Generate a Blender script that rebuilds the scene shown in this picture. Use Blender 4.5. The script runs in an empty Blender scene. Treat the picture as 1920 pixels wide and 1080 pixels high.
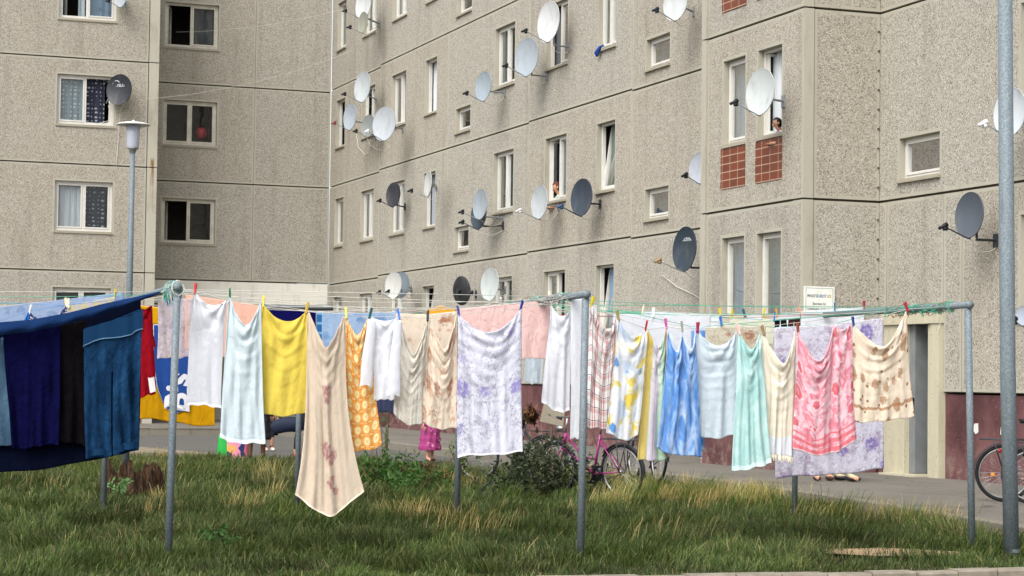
import bpy, math, random
import numpy as np
from mathutils import Vector, Matrix
random.seed(4); rng = np.random.RandomState(7)
scene = bpy.context.scene; COL = scene.collection
# ---------------------------------------------------------------- camera
CF, CY, CP, CR = 3892.1, 0.354208616, 0.0436320623, -0.0130153399
EYE = np.array([0., 0., 1.45])
def cam_rows():
    cy, sy, cp, sp, cr, sr = math.cos(CY), math.sin(CY), math.cos(CP), math.sin(CP), math.cos(CR), math.sin(CR)
    fwd = np.array([sy*cp, cy*cp, sp]); right = np.array([cy, -sy, 0.]); down = np.cross(fwd, right)
    return np.array([cr*right + sr*down, -sr*right + cr*down, fwd])
CM = cam_rows()
def ray(u, v): return CM.T @ np.array([(u-960)/CF, (v-540)/CF, 1.])
def on_x(u, v, X): d = ray(u, v); return EYE + d*(X/d[0])
def on_y(u, v, Y): d = ray(u, v); return EYE + d*(Y/d[1])
def on_z(u, v, Z): d = ray(u, v); return EYE + d*((Z-EYE[2])/d[2])
def on_plane(u, v, A, B):                     # vertical plane through plan points A, B
    d = ray(u, v); n = np.array([-(B[1]-A[1]), B[0]-A[0]])
    k = n @ (np.array(A[:2]) - EYE[:2]) / (n @ d[:2]); return EYE + d*k
def depth(P): return float(CM[2] @ (np.array(P)-EYE))
cd = bpy.data.cameras.new('camera'); cam = bpy.data.objects.new('camera', cd); COL.objects.link(cam)
cd.sensor_width = 36; cd.lens = CF/1920*36; cd.clip_end = 3000; cd.clip_start = .5
m = Matrix.Identity(4)
for i in range(3):
    m[i][0] = CM[0][i]; m[i][1] = -CM[1][i]; m[i][2] = -CM[2][i]; m[i][3] = EYE[i]
cam.matrix_world = m; scene.camera = cam
# ---------------------------------------------------------------- materials
def lin(h):
    if not isinstance(h, str): return tuple(h) + (1.,) if len(h) == 3 else tuple(h)
    h = h.lstrip('#'); o = []
    for i in (0, 2, 4):
        c = int(h[i:i+2], 16)/255; o.append(c/12.92 if c <= .04045 else ((c+.055)/1.055)**2.4)
    return tuple(o) + (1.,)
class T:
    def __init__(s, name):
        s.m = bpy.data.materials.new(name); s.m.use_nodes = True; s.t = s.m.node_tree; s.t.nodes.clear()
    def n(s, k, **kw):
        d = s.t.nodes.new(k)
        for a, b in kw.items(): setattr(d, a, b)
        return d
    def put(s, sock, v):
        if hasattr(v, 'is_output') or isinstance(v, bpy.types.NodeSocket): s.t.links.new(v, sock)
        elif isinstance(v, str): sock.default_value = lin(v)
        else:
            try: sock.default_value = v
            except Exception: sock.default_value = lin(v)
    def uv(s): return s.n('ShaderNodeTexCoord').outputs['UV']
    def obj(s): return s.n('ShaderNodeTexCoord').outputs['Object']
    def pos(s): return s.n('ShaderNodeNewGeometry').outputs['Position']
    def map(s, v, sc=(1, 1, 1), rot=(0, 0, 0), loc=(0, 0, 0)):
        d = s.n('ShaderNodeMapping'); s.put(d.inputs[0], v); d.inputs['Scale'].default_value = sc
        d.inputs['Rotation'].default_value = rot; d.inputs['Location'].default_value = loc; return d.outputs[0]
    def noise(s, v, sc, det=3, ro=.55, dist=0, col=False):
        d = s.n('ShaderNodeTexNoise'); s.put(d.inputs['Vector'], v); d.inputs['Scale'].default_value = sc
        d.inputs['Detail'].default_value = det; d.inputs['Roughness'].default_value = ro; d.inputs['Distortion'].default_value = dist
        return d.outputs['Color' if col else 'Fac']
    def vor(s, v, sc, feat='F1', rnd=1., out='Distance'):
        d = s.n('ShaderNodeTexVoronoi', feature=feat); s.put(d.inputs['Vector'], v); d.inputs['Scale'].default_value = sc
        d.inputs['Randomness'].default_value = rnd; return d.outputs[out]
    def m2(s, op, a, b=0., c=0., clamp=False):
        d = s.n('ShaderNodeMath', operation=op, use_clamp=clamp)
        for i, v in enumerate((a, b, c)): s.put(d.inputs[i], v)
        return d.outputs[0]
    def vm(s, op, a, b):
        d = s.n('ShaderNodeVectorMath', operation=op); s.put(d.inputs[0], a)
        if op == 'SCALE': s.put(d.inputs['Scale'], b)
        else: s.put(d.inputs[1], b)
        return d.outputs[0]
    def xyz(s, v): d = s.n('ShaderNodeSeparateXYZ'); s.put(d.inputs[0], v); return d.outputs
    def comb(s, x, y, z=0.):
        d = s.n('ShaderNodeCombineXYZ')
        for i, v in enumerate((x, y, z)): s.put(d.inputs[i], v)
        return d.outputs[0]
    def step(s, v, a, b):       # smooth 0 at a .. 1 at b
        d = s.n('ShaderNodeMapRange', interpolation_type='SMOOTHSTEP'); s.put(d.inputs[0], v)
        if a < b: d.inputs[1].default_value = a; d.inputs[2].default_value = b
        else:
            d.inputs[1].default_value = b; d.inputs[2].default_value = a; d.inputs[3].default_value = 1; d.inputs[4].default_value = 0
        return d.outputs[0]
    def mix(s, f, a, b, mode='MIX'):
        d = s.n('ShaderNodeMix', data_type='RGBA', blend_type=mode); s.put(d.inputs[0], f); s.put(d.inputs[6], a if not isinstance(a, tuple) else lin(a)); s.put(d.inputs[7], b if not isinstance(b, tuple) else lin(b)); return d.outputs[2]
    def ramp(s, f, stops, interp='LINEAR'):
        d = s.n('ShaderNodeValToRGB'); s.put(d.inputs[0], f); e = d.color_ramp; e.interpolation = interp
        while len(e.elements) < len(stops): e.elements.new(.5)
        for el, (p, c) in zip(e.elements, stops): el.position = p; el.color = lin(c)
        return d.outputs[0]
    def band(s, x, period, lo, hi, off=0.):    # 1 where frac((x+off)/period) in lo..hi
        f = s.m2('FRACT', s.m2('DIVIDE', s.m2('ADD', x, off), period))
        return s.m2('MULTIPLY', s.m2('GREATER_THAN', f, lo), s.m2('LESS_THAN', f, hi))
    def out(s, sh): o = s.n('ShaderNodeOutputMaterial'); s.t.links.new(sh, o.inputs[0]); return s.m
    def pbr(s, col, rough=.7, metal=0., spec=.3, bump=None, bs=.3, bd=.01, transl=0., sheen=0.):
        p = s.n('ShaderNodeBsdfPrincipled'); s.put(p.inputs['Base Color'], lin(col) if isinstance(col, tuple) else col)
        s.put(p.inputs['Roughness'], rough); p.inputs['Metallic'].default_value = metal; p.inputs['Specular IOR Level'].default_value = spec
        if sheen: p.inputs['Sheen Weight'].default_value = sheen
        nb = None
        if bump is not None:
            b = s.n('ShaderNodeBump'); b.inputs['Strength'].default_value = bs; b.inputs['Distance'].default_value = bd
            s.put(b.inputs['Height'], bump); nb = b.outputs[0]; s.t.links.new(nb, p.inputs['Normal'])
        if transl:
            tr = s.n('ShaderNodeBsdfTranslucent'); s.put(tr.inputs[0], lin(col) if isinstance(col, tuple) else col)
            if nb: s.t.links.new(nb, tr.inputs['Normal'])
            mx = s.n('ShaderNodeMixShader'); mx.inputs[0].default_value = transl
            s.t.links.new(p.outputs[0], mx.inputs[1]); s.t.links.new(tr.outputs[0], mx.inputs[2]); return s.out(mx.outputs[0])
        return s.out(p.outputs[0])
MC = {}
def plain(name, col, rough=.6, metal=0., spec=.3, var=.12, sc=6.):
    if name in MC: return MC[name]
    t = T(name); c = lin(col); f = t.noise(t.obj(), sc, 4)
    d = tuple(x*(1-var) for x in c[:3]); l = tuple(min(1, x*(1+var)) for x in c[:3])
    MC[name] = t.pbr(t.ramp(f, [(.3, d), (.7, l)]), rough, metal, spec); return MC[name]
# ---------------------------------------------------------------- mesh builder
class MB:
    def __init__(s): s.v = []; s.f = []; s.mi = []; s.uv = None; s.smooth = False
    def face(s, pts, mi=0):
        k = len(s.v); s.v += [tuple(map(float, p)) for p in pts]; s.f.append(list(range(k, k+len(pts)))); s.mi.append(mi)
    def boxm(s, P, s0, s1, d0, d1, z0, z1, mi=0):    # box in mapped coords
        k = len(s.v)
        for z in (z0, z1):
            for d in (d0, d1):
                for a in (s0, s1): s.v.append(tuple(map(float, P(a, d, z))))
        for q in ((0, 1, 3, 2), (4, 6, 7, 5), (0, 4, 5, 1), (2, 3, 7, 6), (0, 2, 6, 4), (1, 5, 7, 3)):
            s.f.append([k+i for i in q]); s.mi.append(mi)
    def box(s, x0, x1, y0, y1, z0, z1, mi=0): s.boxm(lambda a, d, z: (a, d, z), x0, x1, y0, y1, z0, z1, mi)
    def tube(s, pts, r, n=8, mi=0, cap=True, closed=False):
        pts = [np.array(p, float) for p in pts]; N = len(pts); R = r if hasattr(r, '__len__') else [r]*N
        k = len(s.v); prev = None
        for i, p in enumerate(pts):
            if closed: t = pts[(i+1) % N]-pts[i-1]
            else: t = pts[min(i+1, N-1)]-pts[max(i-1, 0)]
            t = t/(np.linalg.norm(t)+1e-12)
            if prev is None:
                a = np.array([0, 0, 1.]) if abs(t[2]) < .9 else np.array([1., 0, 0]); e = np.cross(t, a)
            else: e = prev - t*(prev @ t)
            e /= np.linalg.norm(e)+1e-12; prev = e; g = np.cross(t, e)
            for j in range(n):
                a = 2*math.pi*j/n; s.v.append(tuple(p + R[i]*(math.cos(a)*e+math.sin(a)*g)))
        for i in range(N if closed else N-1):
            for j in range(n):
                a, b = k+i*n, k+((i+1) % N)*n; s.f.append([a+j, a+(j+1) % n, b+(j+1) % n, b+j]); s.mi.append(mi)
        if cap and not closed:
            s.f.append([k+j for j in range(n)][::-1]); s.mi.append(mi); s.f.append([k+(N-1)*n+j for j in range(n)]); s.mi.append(mi)
    def lathe(s, prof, C, ax=(0, 0, 1), n=24, mi=0, ex=None, sx=1.):   # prof: (radius, height)
        ax = np.array(ax, float); ax /= np.linalg.norm(ax)
        e = np.array(ex, float) if ex is not None else (np.array([1., 0, 0]) if abs(ax[0]) < .9 else np.array([0, 1., 0]))
        e = e-ax*(e @ ax); e /= np.linalg.norm(e); g = np.cross(ax, e); k = len(s.v); C = np.array(C, float)
        for r, h in prof:
            for j in range(n):
                a = 2*math.pi*j/n; s.v.append(tuple(C+ax*h+r*(sx*math.cos(a)*e+math.sin(a)*g)))
        for i in range(len(prof)-1):
            for j in range(n): s.f.append([k+i*n+j, k+i*n+(j+1) % n, k+(i+1)*n+(j+1) % n, k+(i+1)*n+j]); s.mi.append(mi)
    def ball(s, C, r, n=10, mi=0, sc=(1, 1, 1)):
        k = len(s.v); C = np.array(C, float); sc = np.array(sc, float)
        for i in range(n+1):
            th = math.pi*i/n
            for j in range(n*2):
                a = math.pi*j/n; s.v.append(tuple(C+r*sc*np.array([math.sin(th)*math.cos(a), math.sin(th)*math.sin(a), math.cos(th)])))
        w = n*2
        for i in range(n):
            for j in range(w): s.f.append([k+i*w+j, k+i*w+(j+1) % w, k+(i+1)*w+(j+1) % w, k+(i+1)*w+j]); s.mi.append(mi)
    def build(s, name, mats, parent=None, smooth=None):
        me = bpy.data.meshes.new(name); off = np.zeros(3); p = parent
        while p is not None: off = off + np.array(p.location); p = p.parent
        V = np.array(s.v, float)-off; me.from_pydata(V.tolist(), [], s.f); mats = mats if isinstance(mats, (list, tuple)) else [mats]
        for x in mats: me.materials.append(x)
        me.polygons.foreach_set('material_index', s.mi)
        if s.uv is not None:
            l = me.uv_layers.new(name='UVMap'); li = np.zeros(len(me.loops), int); me.loops.foreach_get('vertex_index', li)
            l.data.foreach_set('uv', np.array(s.uv, np.float32)[li].ravel())
        if s.smooth if smooth is None else smooth: me.polygons.foreach_set('use_smooth', [True]*len(me.polygons))
        me.update(); o = bpy.data.objects.new(name, me); COL.objects.link(o)
        if parent is not None: o.parent = parent
        return o
def tag(o, label=None, cat=None, group=None, kind=None):
    for k, v in (('label', label), ('category', cat), ('group', group), ('kind', kind)):
        if v: o[k] = v
    return o
def thing(name, loc, label, cat, group=None):
    o = bpy.data.objects.new(name, None); COL.objects.link(o); o.location = [float(x) for x in loc]; o.empty_display_size = .1
    return tag(o, label, cat, group)
# ---------------------------------------------------------------- common materials
def aggregate(name, tint, dirt=.24):
    t = T(name); o = t.obj()
    c = t.vor(o, 72, out='Color'); c1 = t.xyz(c)[0]; big = t.noise(o, .9, 4, .6)
    mid = t.noise(o, 6, 3, .6); st = t.noise(t.map(o, (1.6, 1.6, .12)), 1.4, 4, .6)
    a = t.ramp(c1, [(0, '66625b'), (.1, '989389'), (.5, 'b2aea4'), (.88, 'c2beb5'), (1, 'd6d3cc')])
    f2 = t.noise(o, 19, 2, .5)
    a = t.mix(t.m2('MULTIPLY', t.step(f2, .62, .72), .3), a, '6e6557')
    a = t.mix(.75, a, t.mix(big, (.83, .80, .755), (1.0, .995, .985)), 'MULTIPLY')
    a = t.mix(.5, a, t.mix(mid, (.86, .835, .80), (1.0, 1.0, 1.0)), 'MULTIPLY')
    a = t.mix(t.m2('MULTIPLY', t.step(st, .5, .72), dirt), a, '6e675a')
    a = t.mix(1., a, tint, 'MULTIPLY')
    return t.pbr(a, .9, spec=.15, bump=c1, bs=.25, bd=.008)
M_AGG = aggregate('exposed_aggregate_concrete', (.85, .858, .85)); M_AGG2 = aggregate('exposed_aggregate_warm', (.85, .838, .812), .28); M_AGG3 = aggregate('exposed_aggregate_grey', (.82, .825, .815), .3)
def smoothc(name, col):
    t = T(name); o = t.obj(); n = t.noise(t.map(o, (1, 1, .3)), 3, 5, .65); k = t.noise(o, 30, 3)
    a = t.mix(t.m2('MULTIPLY', t.step(n, .5, .75), .45), col, '7d7664'); a = t.mix(t.m2('MULTIPLY', t.step(k, .62, .72), .3), a, '6a6455')
    return t.pbr(a, .85, spec=.2, bump=k, bs=.2, bd=.004)
M_SMC = smoothc('smooth_concrete_edge', 'a5a193')
M_SILL = smoothc('sill_concrete', '9a9484')
M_JOINT = plain('joint_filler', '4a4438', .9)
M_JOINTL = plain('pale_joint_filler', '7f7a6e', .9)
M_WFRAME = plain('window_frame_white', 'cbc9c2', .45, var=.05)
M_WFRAMEO = plain('window_frame_old', 'c3beb0', .6, var=.15)
def glass(name, tint, refl):
    t = T(name); tr = t.n('ShaderNodeBsdfTransparent'); tr.inputs[0].default_value = lin(tint)
    g = t.n('ShaderNodeBsdfGlossy'); g.inputs['Roughness'].default_value = .02; g.inputs[0].default_value = (1, 1, 1, 1)
    b = t.n('ShaderNodeBump'); b.inputs['Strength'].default_value = .08; b.inputs['Distance'].default_value = .02
    t.put(b.inputs['Height'], t.noise(t.obj(), 2.5, 1)); t.t.links.new(b.outputs[0], g.inputs['Normal'])
    fr = t.n('ShaderNodeFresnel'); fr.inputs[0].default_value = 1.5
    mx = t.n('ShaderNodeMixShader'); t.put(mx.inputs[0], t.m2('ADD', t.m2('MULTIPLY', fr.outputs[0], .42), refl, clamp=True))
    t.t.links.new(tr.outputs[0], mx.inputs[1]); t.t.links.new(g.outputs[0], mx.inputs[2]); return t.out(mx.outputs[0])
M_GLASS = glass('window_glass', (.84, .88, .88), .03)
M_ROOM = plain('dark_room', '55514b', .9)
M_GALV = None
def galv():
    t = T('galvanised_steel'); o = t.obj(); n = t.noise(o, 60, 3); w = t.noise(t.map(o, (4, 4, .7)), 3, 4)
    a = t.ramp(n, [(.3, '59646a'), (.6, '727d82'), (.8, '8a9497')]); a = t.mix(t.m2('MULTIPLY', t.step(w, .55, .75), .4), a, '4a5357')
    return t.pbr(a, .62, .12, .35, bump=n, bs=.1, bd=.002)
M_GALV = galv()
M_ALU = plain('grey_metal', '8d9092', .45, .5)
M_BLACK = plain('black_plastic', '16171a', .5)
M_DKMET = plain('dark_metal', '3a3d42', .5, .4)
M_WHITE = plain('white_plastic', 'dcdcda', .45)
# ---------------------------------------------------------------- buildings
X2, XB, Y1, YL, YR = 15.70, 14.42, 57.70, 55.0, 26.83
def PF2(s, d, z): return (X2-d, s, z)
def PBAY(s, d, z): return (XB-d, s, z)
def PF1(s, d, z): return (s, Y1-d, z)
def PLW(s, d, z): return (s, YL-d, z)
def PRET(s, d, z): return (s, YR-d, z)
def facade(mb, P, panels, holes, b=.045, w=.05, g=.018, gv=.009, rev=.17):
    for (s0, s1, z0, z1) in panels:
        H = [h for h in holes if h[0] >= s0-.01 and h[1] <= s1+.01 and h[2] >= z0-.01 and h[3] <= z1+.01]
        a0, a1, c0, c1 = s0+gv, s1-gv, z0+g, z1-g
        pm = random.choice((0, 0, 5, 6)); S = {a0, a0+b, a1-b, a1}; Z = {c0, c0+b, c1-b, c1}
        for h in H:
            S |= {h[0]-w, h[0], h[1], h[1]+w}; Z |= {h[2]-w, h[2], h[3], h[3]+w}
        S = sorted(x for x in S if a0-1e-6 <= x <= a1+1e-6); Z = sorted(x for x in Z if c0-1e-6 <= x <= c1+1e-6)
        for i in range(len(S)-1):
            for j in range(len(Z)-1):
                x, z = (S[i]+S[i+1])/2, (Z[j]+Z[j+1])/2; mi = pm
                if any(h[0] < x < h[1] and h[2] < z < h[3] for h in H): continue
                if x < a0+b or x > a1-b or z < c0+b or z > c1-b or any(h[0]-w < x < h[1]+w and h[2]-w < z < h[3]+w for h in H): mi = 1
                mb.face([P(S[i], 0, Z[j]), P(S[i+1], 0, Z[j]), P(S[i+1], 0, Z[j+1]), P(S[i], 0, Z[j+1])], mi)
        D = -.05
        for q in (((a0, c0), (a1, c0)), ((a1, c0), (a1, c1)), ((a1, c1), (a0, c1)), ((a0, c1), (a0, c0))):
            mb.face([P(q[0][0], 0, q[0][1]), P(q[1][0], 0, q[1][1]), P(q[1][0], D, q[1][1]), P(q[0][0], D, q[0][1])], 1)
        mb.face([P(s0, D, z0), P(s1, D, z0), P(s1, D, c0), P(s0, D, c0)], 2); mb.face([P(s0, D, c1), P(s1, D, c1), P(s1, D, z1), P(s0, D, z1)], 2)
        mb.face([P(s0, D*.2, c0), P(a0, D*.2, c0), P(a0, D*.2, c1), P(s0, D*.2, c1)], 3); mb.face([P(a1, D*.2, c0), P(s1, D*.2, c0), P(s1, D*.2, c1), P(a1, D*.2, c1)], 3)
        for h in H:
            for q in (((h[0], h[2]), (h[1], h[2])), ((h[1], h[2]), (h[1], h[3])), ((h[1], h[3]), (h[0], h[3])), ((h[0], h[3]), (h[0], h[2]))):
                mb.face([P(q[0][0], 0, q[0][1]), P(q[1][0], 0, q[1][1]), P(q[1][0], -rev, q[1][1]), P(q[0][0], -rev, q[0][1])], 1)
# curtain materials
def curtain(name, col, dots=None, transl=.35, var=.1):
    t = T(name); o = t.obj(); n = t.noise(t.map(o, (8, 8, .4)), 2, 3); c = lin(col)
    a = t.ramp(n, [(.3, tuple(x*(1-var) for x in c[:3])), (.7, tuple(min(1, x*(1+var)) for x in c[:3]))])
    if dots:
        u, v, z = t.xyz(o); d = t.vor(t.comb(t.m2('ADD', u, v), z), 9, rnd=.25); a = t.mix(t.step(d, .26, .2), a, dots)
    return t.pbr(a, .9, spec=.05, transl=transl)
CUR = dict(white=curtain('white_curtain_and_sky_reflection', 'e8ebf0'), sheer=curtain('sheer_curtain', 'aab5bb'), dots=curtain('dotted_pale_curtain', 'a4b0b8', 'dfe6e8'),
           ddots=curtain('dotted_dark_curtain', '3a3e4c', 'a9adb8'), blue=curtain('blue_curtain', '8ba4bb'), teal=curtain('teal_curtain', '5d7e84'),
           red=curtain('red_curtain', '6d0d18', transl=.1), grey=curtain('grey_curtain', '6a6e70'), dark=curtain('dark_curtain', '4b4c55'), green=curtain('greenish_curtain', '76857c'))
def wave(mb, P, s0, s1, d, z0, z1, amp=.018, k=14, lean=0.):
    n = max(6, int((s1-s0)*26)); 
    for i in range(n):
        q = []
        for j, z in ((i, z0), (i+1, z0), (i+1, z1), (i, z1)):
            s = s0+(s1-s0)*j/n; q.append(P(s+(lean if z == z0 else 0), d+amp*math.sin(s*k*2.4+1.3*math.sin(s*7)), z))
        mb.face(q)
def window(bld, P, h, sashes=((0, .5, 'glass'), (.5, 1, 'glass')), curts=(), frame=None, fw=.045, sill=True, silld=.05, old=False, label=None, room=2.2, blind=False):
    s0, s1, z0, z1 = h; d1 = -.10; d0 = -.17; e = .002; mb = MB(); W = s1-s0
    fr = M_WFRAMEO if old else M_WFRAME
    zb = z0+.035
    for q in ((s0+e, s0+fw, zb, z1-e), (s1-fw, s1-e, zb, z1-e)): mb.boxm(P, q[0], q[1], d0, d1, q[2], q[3])
    mb.boxm(P, s0+fw, s1-fw, d0, d1, zb, zb+fw); mb.boxm(P, s0+fw, s1-fw, d0, d1, z1-fw, z1-e)
    edges = sorted({u for a in sashes for u in a[:2]} - {0, 1})
    for u in edges: mb.boxm(P, s0+u*W-.025, s0+u*W+.025, d0, d1, zb+fw, z1-fw)
    sf = .038; panes = []
    for (u0, u1, st) in sashes:
        a = s0+fw if u0 == 0 else s0+u0*W+.025; c = s1-fw if u1 == 1 else s0+u1*W-.025; lo, hi = zb+fw, z1-fw
        def leaf(Q, a, c, lo, hi):
            f0, f1 = d0+.012, d1+.012
            mb.boxm(Q, a, a+sf, f0, f1, lo, hi); mb.boxm(Q, c-sf, c, f0, f1, lo, hi)
            mb.boxm(Q, a+sf, c-sf, f0, f1, lo, lo+sf); mb.boxm(Q, a+sf, c-sf, f0, f1, hi-sf, hi)
            dm = (f0+f1)/2; pane = MB(); panes.append(pane); pane.face([Q(a+sf, dm, lo+sf), Q(c-sf, dm, lo+sf), Q(c-sf, dm, hi-sf), Q(a+sf, dm, hi-sf)])
        if st == 'glass': leaf(P, a+.003, c-.003, lo+.003, hi-.003)
        elif st == 'tilt': leaf(lambda s, d, z: P(s, d-.02-(z-lo)*.14, z), a+.003, c-.003, lo+.003, hi-.003)
        elif st in ('openl', 'openr'):
            hx = a if st == 'openl' else c; sg = 1 if st == 'openl' else -1; ang = 1.25
            def Q(s, d, z, hx=hx, sg=sg, ang=ang):
                r = abs(s-hx); q = d-(d0+d1)/2
                return P(hx+sg*(r*math.cos(ang)+q*math.sin(ang)), (d0+d1)/2-r*math.sin(ang)+q*math.cos(ang), z)
            leaf(Q, a+.003, c-.003, lo+.003, hi-.003)
    w = mb.build('window', fr, bld)
    if label: w['label'] = label
    for pane in panes: pane.build('pane', M_GLASS, w)
    if sill:
        sb = MB(); sb.boxm(P, s0-.03, s1+.03, .0015, silld, z0-.035, z0-.002); sb.boxm(P, s0+e, s1-e, d1+.002, .0012, z0+.002, z0+.03); sb.build('sill', M_SILL, w)
    for c in curts:
        if P in (PF2, PBAY) and c[1] == 1: c = (c[0], 1+.26/W)+tuple(c[2:])
        cb = MB(); wave(cb, P, s0+c[0]*W+.02, s0+c[1]*W-.02, d0-.055, z0+.05, z1-.03, *(c[3:] if len(c) > 3 else ())); cb.build('curtain', CUR[c[2]], w, True)
    if blind:
        cb = MB()
        for i in range(int((z1-z0-.1)/.06)):
            z = z0+.06+i*.06; cb.face([P(s0+.06, d0-.03, z), P(s1-.06, d0-.03, z), P(s1-.06, d0-.055, z+.045), P(s0+.06, d0-.055, z+.045)])
        cb.build('blind', CUR['grey'], w)
    rb = MB(); rb_d = d0-room; m_ = .25
    for q in (((s0-m_, d0, z0-m_), (s0-m_, rb_d, z0-m_), (s0-m_, rb_d, z1+m_), (s0-m_, d0, z1+m_)), ((s1+m_, d0, z0-m_), (s1+m_, rb_d, z0-m_), (s1+m_, rb_d, z1+m_), (s1+m_, d0, z1+m_)),
              ((s0-m_, rb_d, z0-m_), (s1+m_, rb_d, z0-m_), (s1+m_, rb_d, z1+m_), (s0-m_, rb_d, z1+m_)), ((s0-m_, d0, z0-m_), (s1+m_, d0, z0-m_), (s1+m_, rb_d, z0-m_), (s0-m_, rb_d, z0-m_)),
              ((s0-m_, d0, z1+m_), (s1+m_, d0, z1+m_), (s1+m_, rb_d, z1+m_), (s0-m_, rb_d, z1+m_))): rb.face([P(*p) for p in q])
    rb.build('room', M_ROOM, w); return w
J = [1.33, 4.13, 6.94, 9.74, 12.54, 15.34]
# ---- right-hand block (long facade with stair bay) and left-hand block
B2 = thing('apartment_block', (X2, 40, 0), 'long concrete slab apartment block hung with satellite dishes, running back behind the laundry', 'apartment block')
B1 = thing('apartment_block', (8, Y1, 0), 'concrete slab apartment block closing the yard behind the mushroom lamp', 'apartment block')
COLW = dict(A=(56.2, 57.1), B=(53.22, 54.45), C=(50.45, 51.7), D=(47.93, 48.85), s=(45.4, 46.45), E=(42.47, 43.75), F=(39.35, 40.55), G=(36.82, 37.72), t=(34.32, 35.37), R=(25.19, 26.28), L=(21.95, 23.22))
holes = []; hk = {}
for k in range(5):
    for c, (a, b) in COLW.items():
        z0, z1 = (J[k]+.29, J[k]+.87) if c in 'stR' else (J[k]+1.0, J[k]+2.36)
        if k == 0 and c in 'stR': continue
        if c == 'R' and k == 1: z0, z1 = J[1]+.26, J[1]+.88
        hk[c, k] = (a, b, z0, z1); holes.append(hk[c, k])
ycuts = [14., 19.1, 24.61, 30.35, 36.02, 41.55, 47.05, 52.73, 57.68]
panels = []
for k in range(5):
    for i in range(len(ycuts)-1):
        if i == 2 and k >= 1: pass
        if i == 1 and k >= 1: a, b = 19.1, 23.66
        elif i == 2 and k >= 1: a, b = 23.66, 30.35
        else: a, b = ycuts[i], ycuts[i+1]
        dz = -.06 if i == 7 else (.03 if i in (4,) else 0)
        lo = J[k]+(dz if k else 0)
        if i == 2 and k == 0: panels.append((26.62, 30.35, J[0], J[1])); panels.append((24.61, 25.08, J[0], J[1])); panels.append((25.08, 26.62, 2.47, J[1])); continue
        panels.append((a, b, lo, J[k+1]+dz))
mb = MB(); facade(mb, PF2, panels, holes)
wall = mb.build('wall', [M_AGG, M_SMC, M_JOINT, M_JOINTL, M_SMC, M_AGG2, M_AGG3], B2)
# bay
BW = [(28.71, 29.48), (27.5, 28.28)]; bholes = []
for k in range(5):
    for w in BW: bholes.append((w[0], w[1], J[k]+1.02, J[k]+2.37))
mb = MB(); facade(mb, PBAY, [(26.83, 30.05, J[k], J[k+1]) for k in range(5)], bholes)
facade(mb, PRET, [(XB+.17, X2+.0, J[k], J[k+1]) for k in range(5)], [])
for k in range(5):
    mb.boxm(PBAY, 30.05, 30.22, -.3, .03, J[k]+.012, J[k+1]-.012, 1)              # pale corner posts
    mb.boxm(PRET, XB+.004, XB+.166, -.3, .012, J[k]+.012, J[k+1]-.012, 1)
    for i in range(9): mb.boxm(PRET, X2-.045, X2-.02, .001, .018, J[k]+.2+i*.29, J[k]+.225+i*.29, 2)
mb.face([(XB, 30.2, 0), (X2, 30.2, 0), (X2, 30.2, 15.34), (XB, 30.2, 15.34)], 0)
mb.build('stair_bay', [M_AGG, M_SMC, M_JOINT, M_JOINTL, M_SMC, M_AGG2, M_AGG3], B2)
# plinth
t = T('purple_plinth'); o = t.obj(); n = t.noise(o, 1.2, 5, .6); k = t.noise(o, 40, 2); zz = t.xyz(o)[2]; sp_ = t.m2('MULTIPLY', t.step(zz, .75, .2), t.step(t.noise(o, 7, 4, .7), .45, .65))
a = t.mix(t.step(n, .3, .7), '45292a', '6d4a4a'); a = t.mix(t.m2('MULTIPLY', sp_, .5), a, '8d7f74'); a = t.mix(t.m2('MULTIPLY', t.step(k, .68, .74), .5), a, 'b5a8a0'); M_PLINTH = t.pbr(a, .8, spec=.25)
mb = MB()
for a, b in ((14., 25.07), (26.63, 30.3), (30.3, 57.68)): mb.boxm(PF2, a, b, -.3, -.035, -.2, J[0]-.02)
mb.boxm(PBAY, 26.87, 30.2, -.3, -.035, -.2, J[0]-.02); mb.boxm(PRET, XB+.03, X2-.01, -.3, -.04, -.2, J[0]-.021)
mb.boxm(PF2, 30.3, 57.68, -.36, -.06, J[0]-.02, J[0]+.0)
mb.build('plinth', M_PLINTH, B2)
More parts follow.
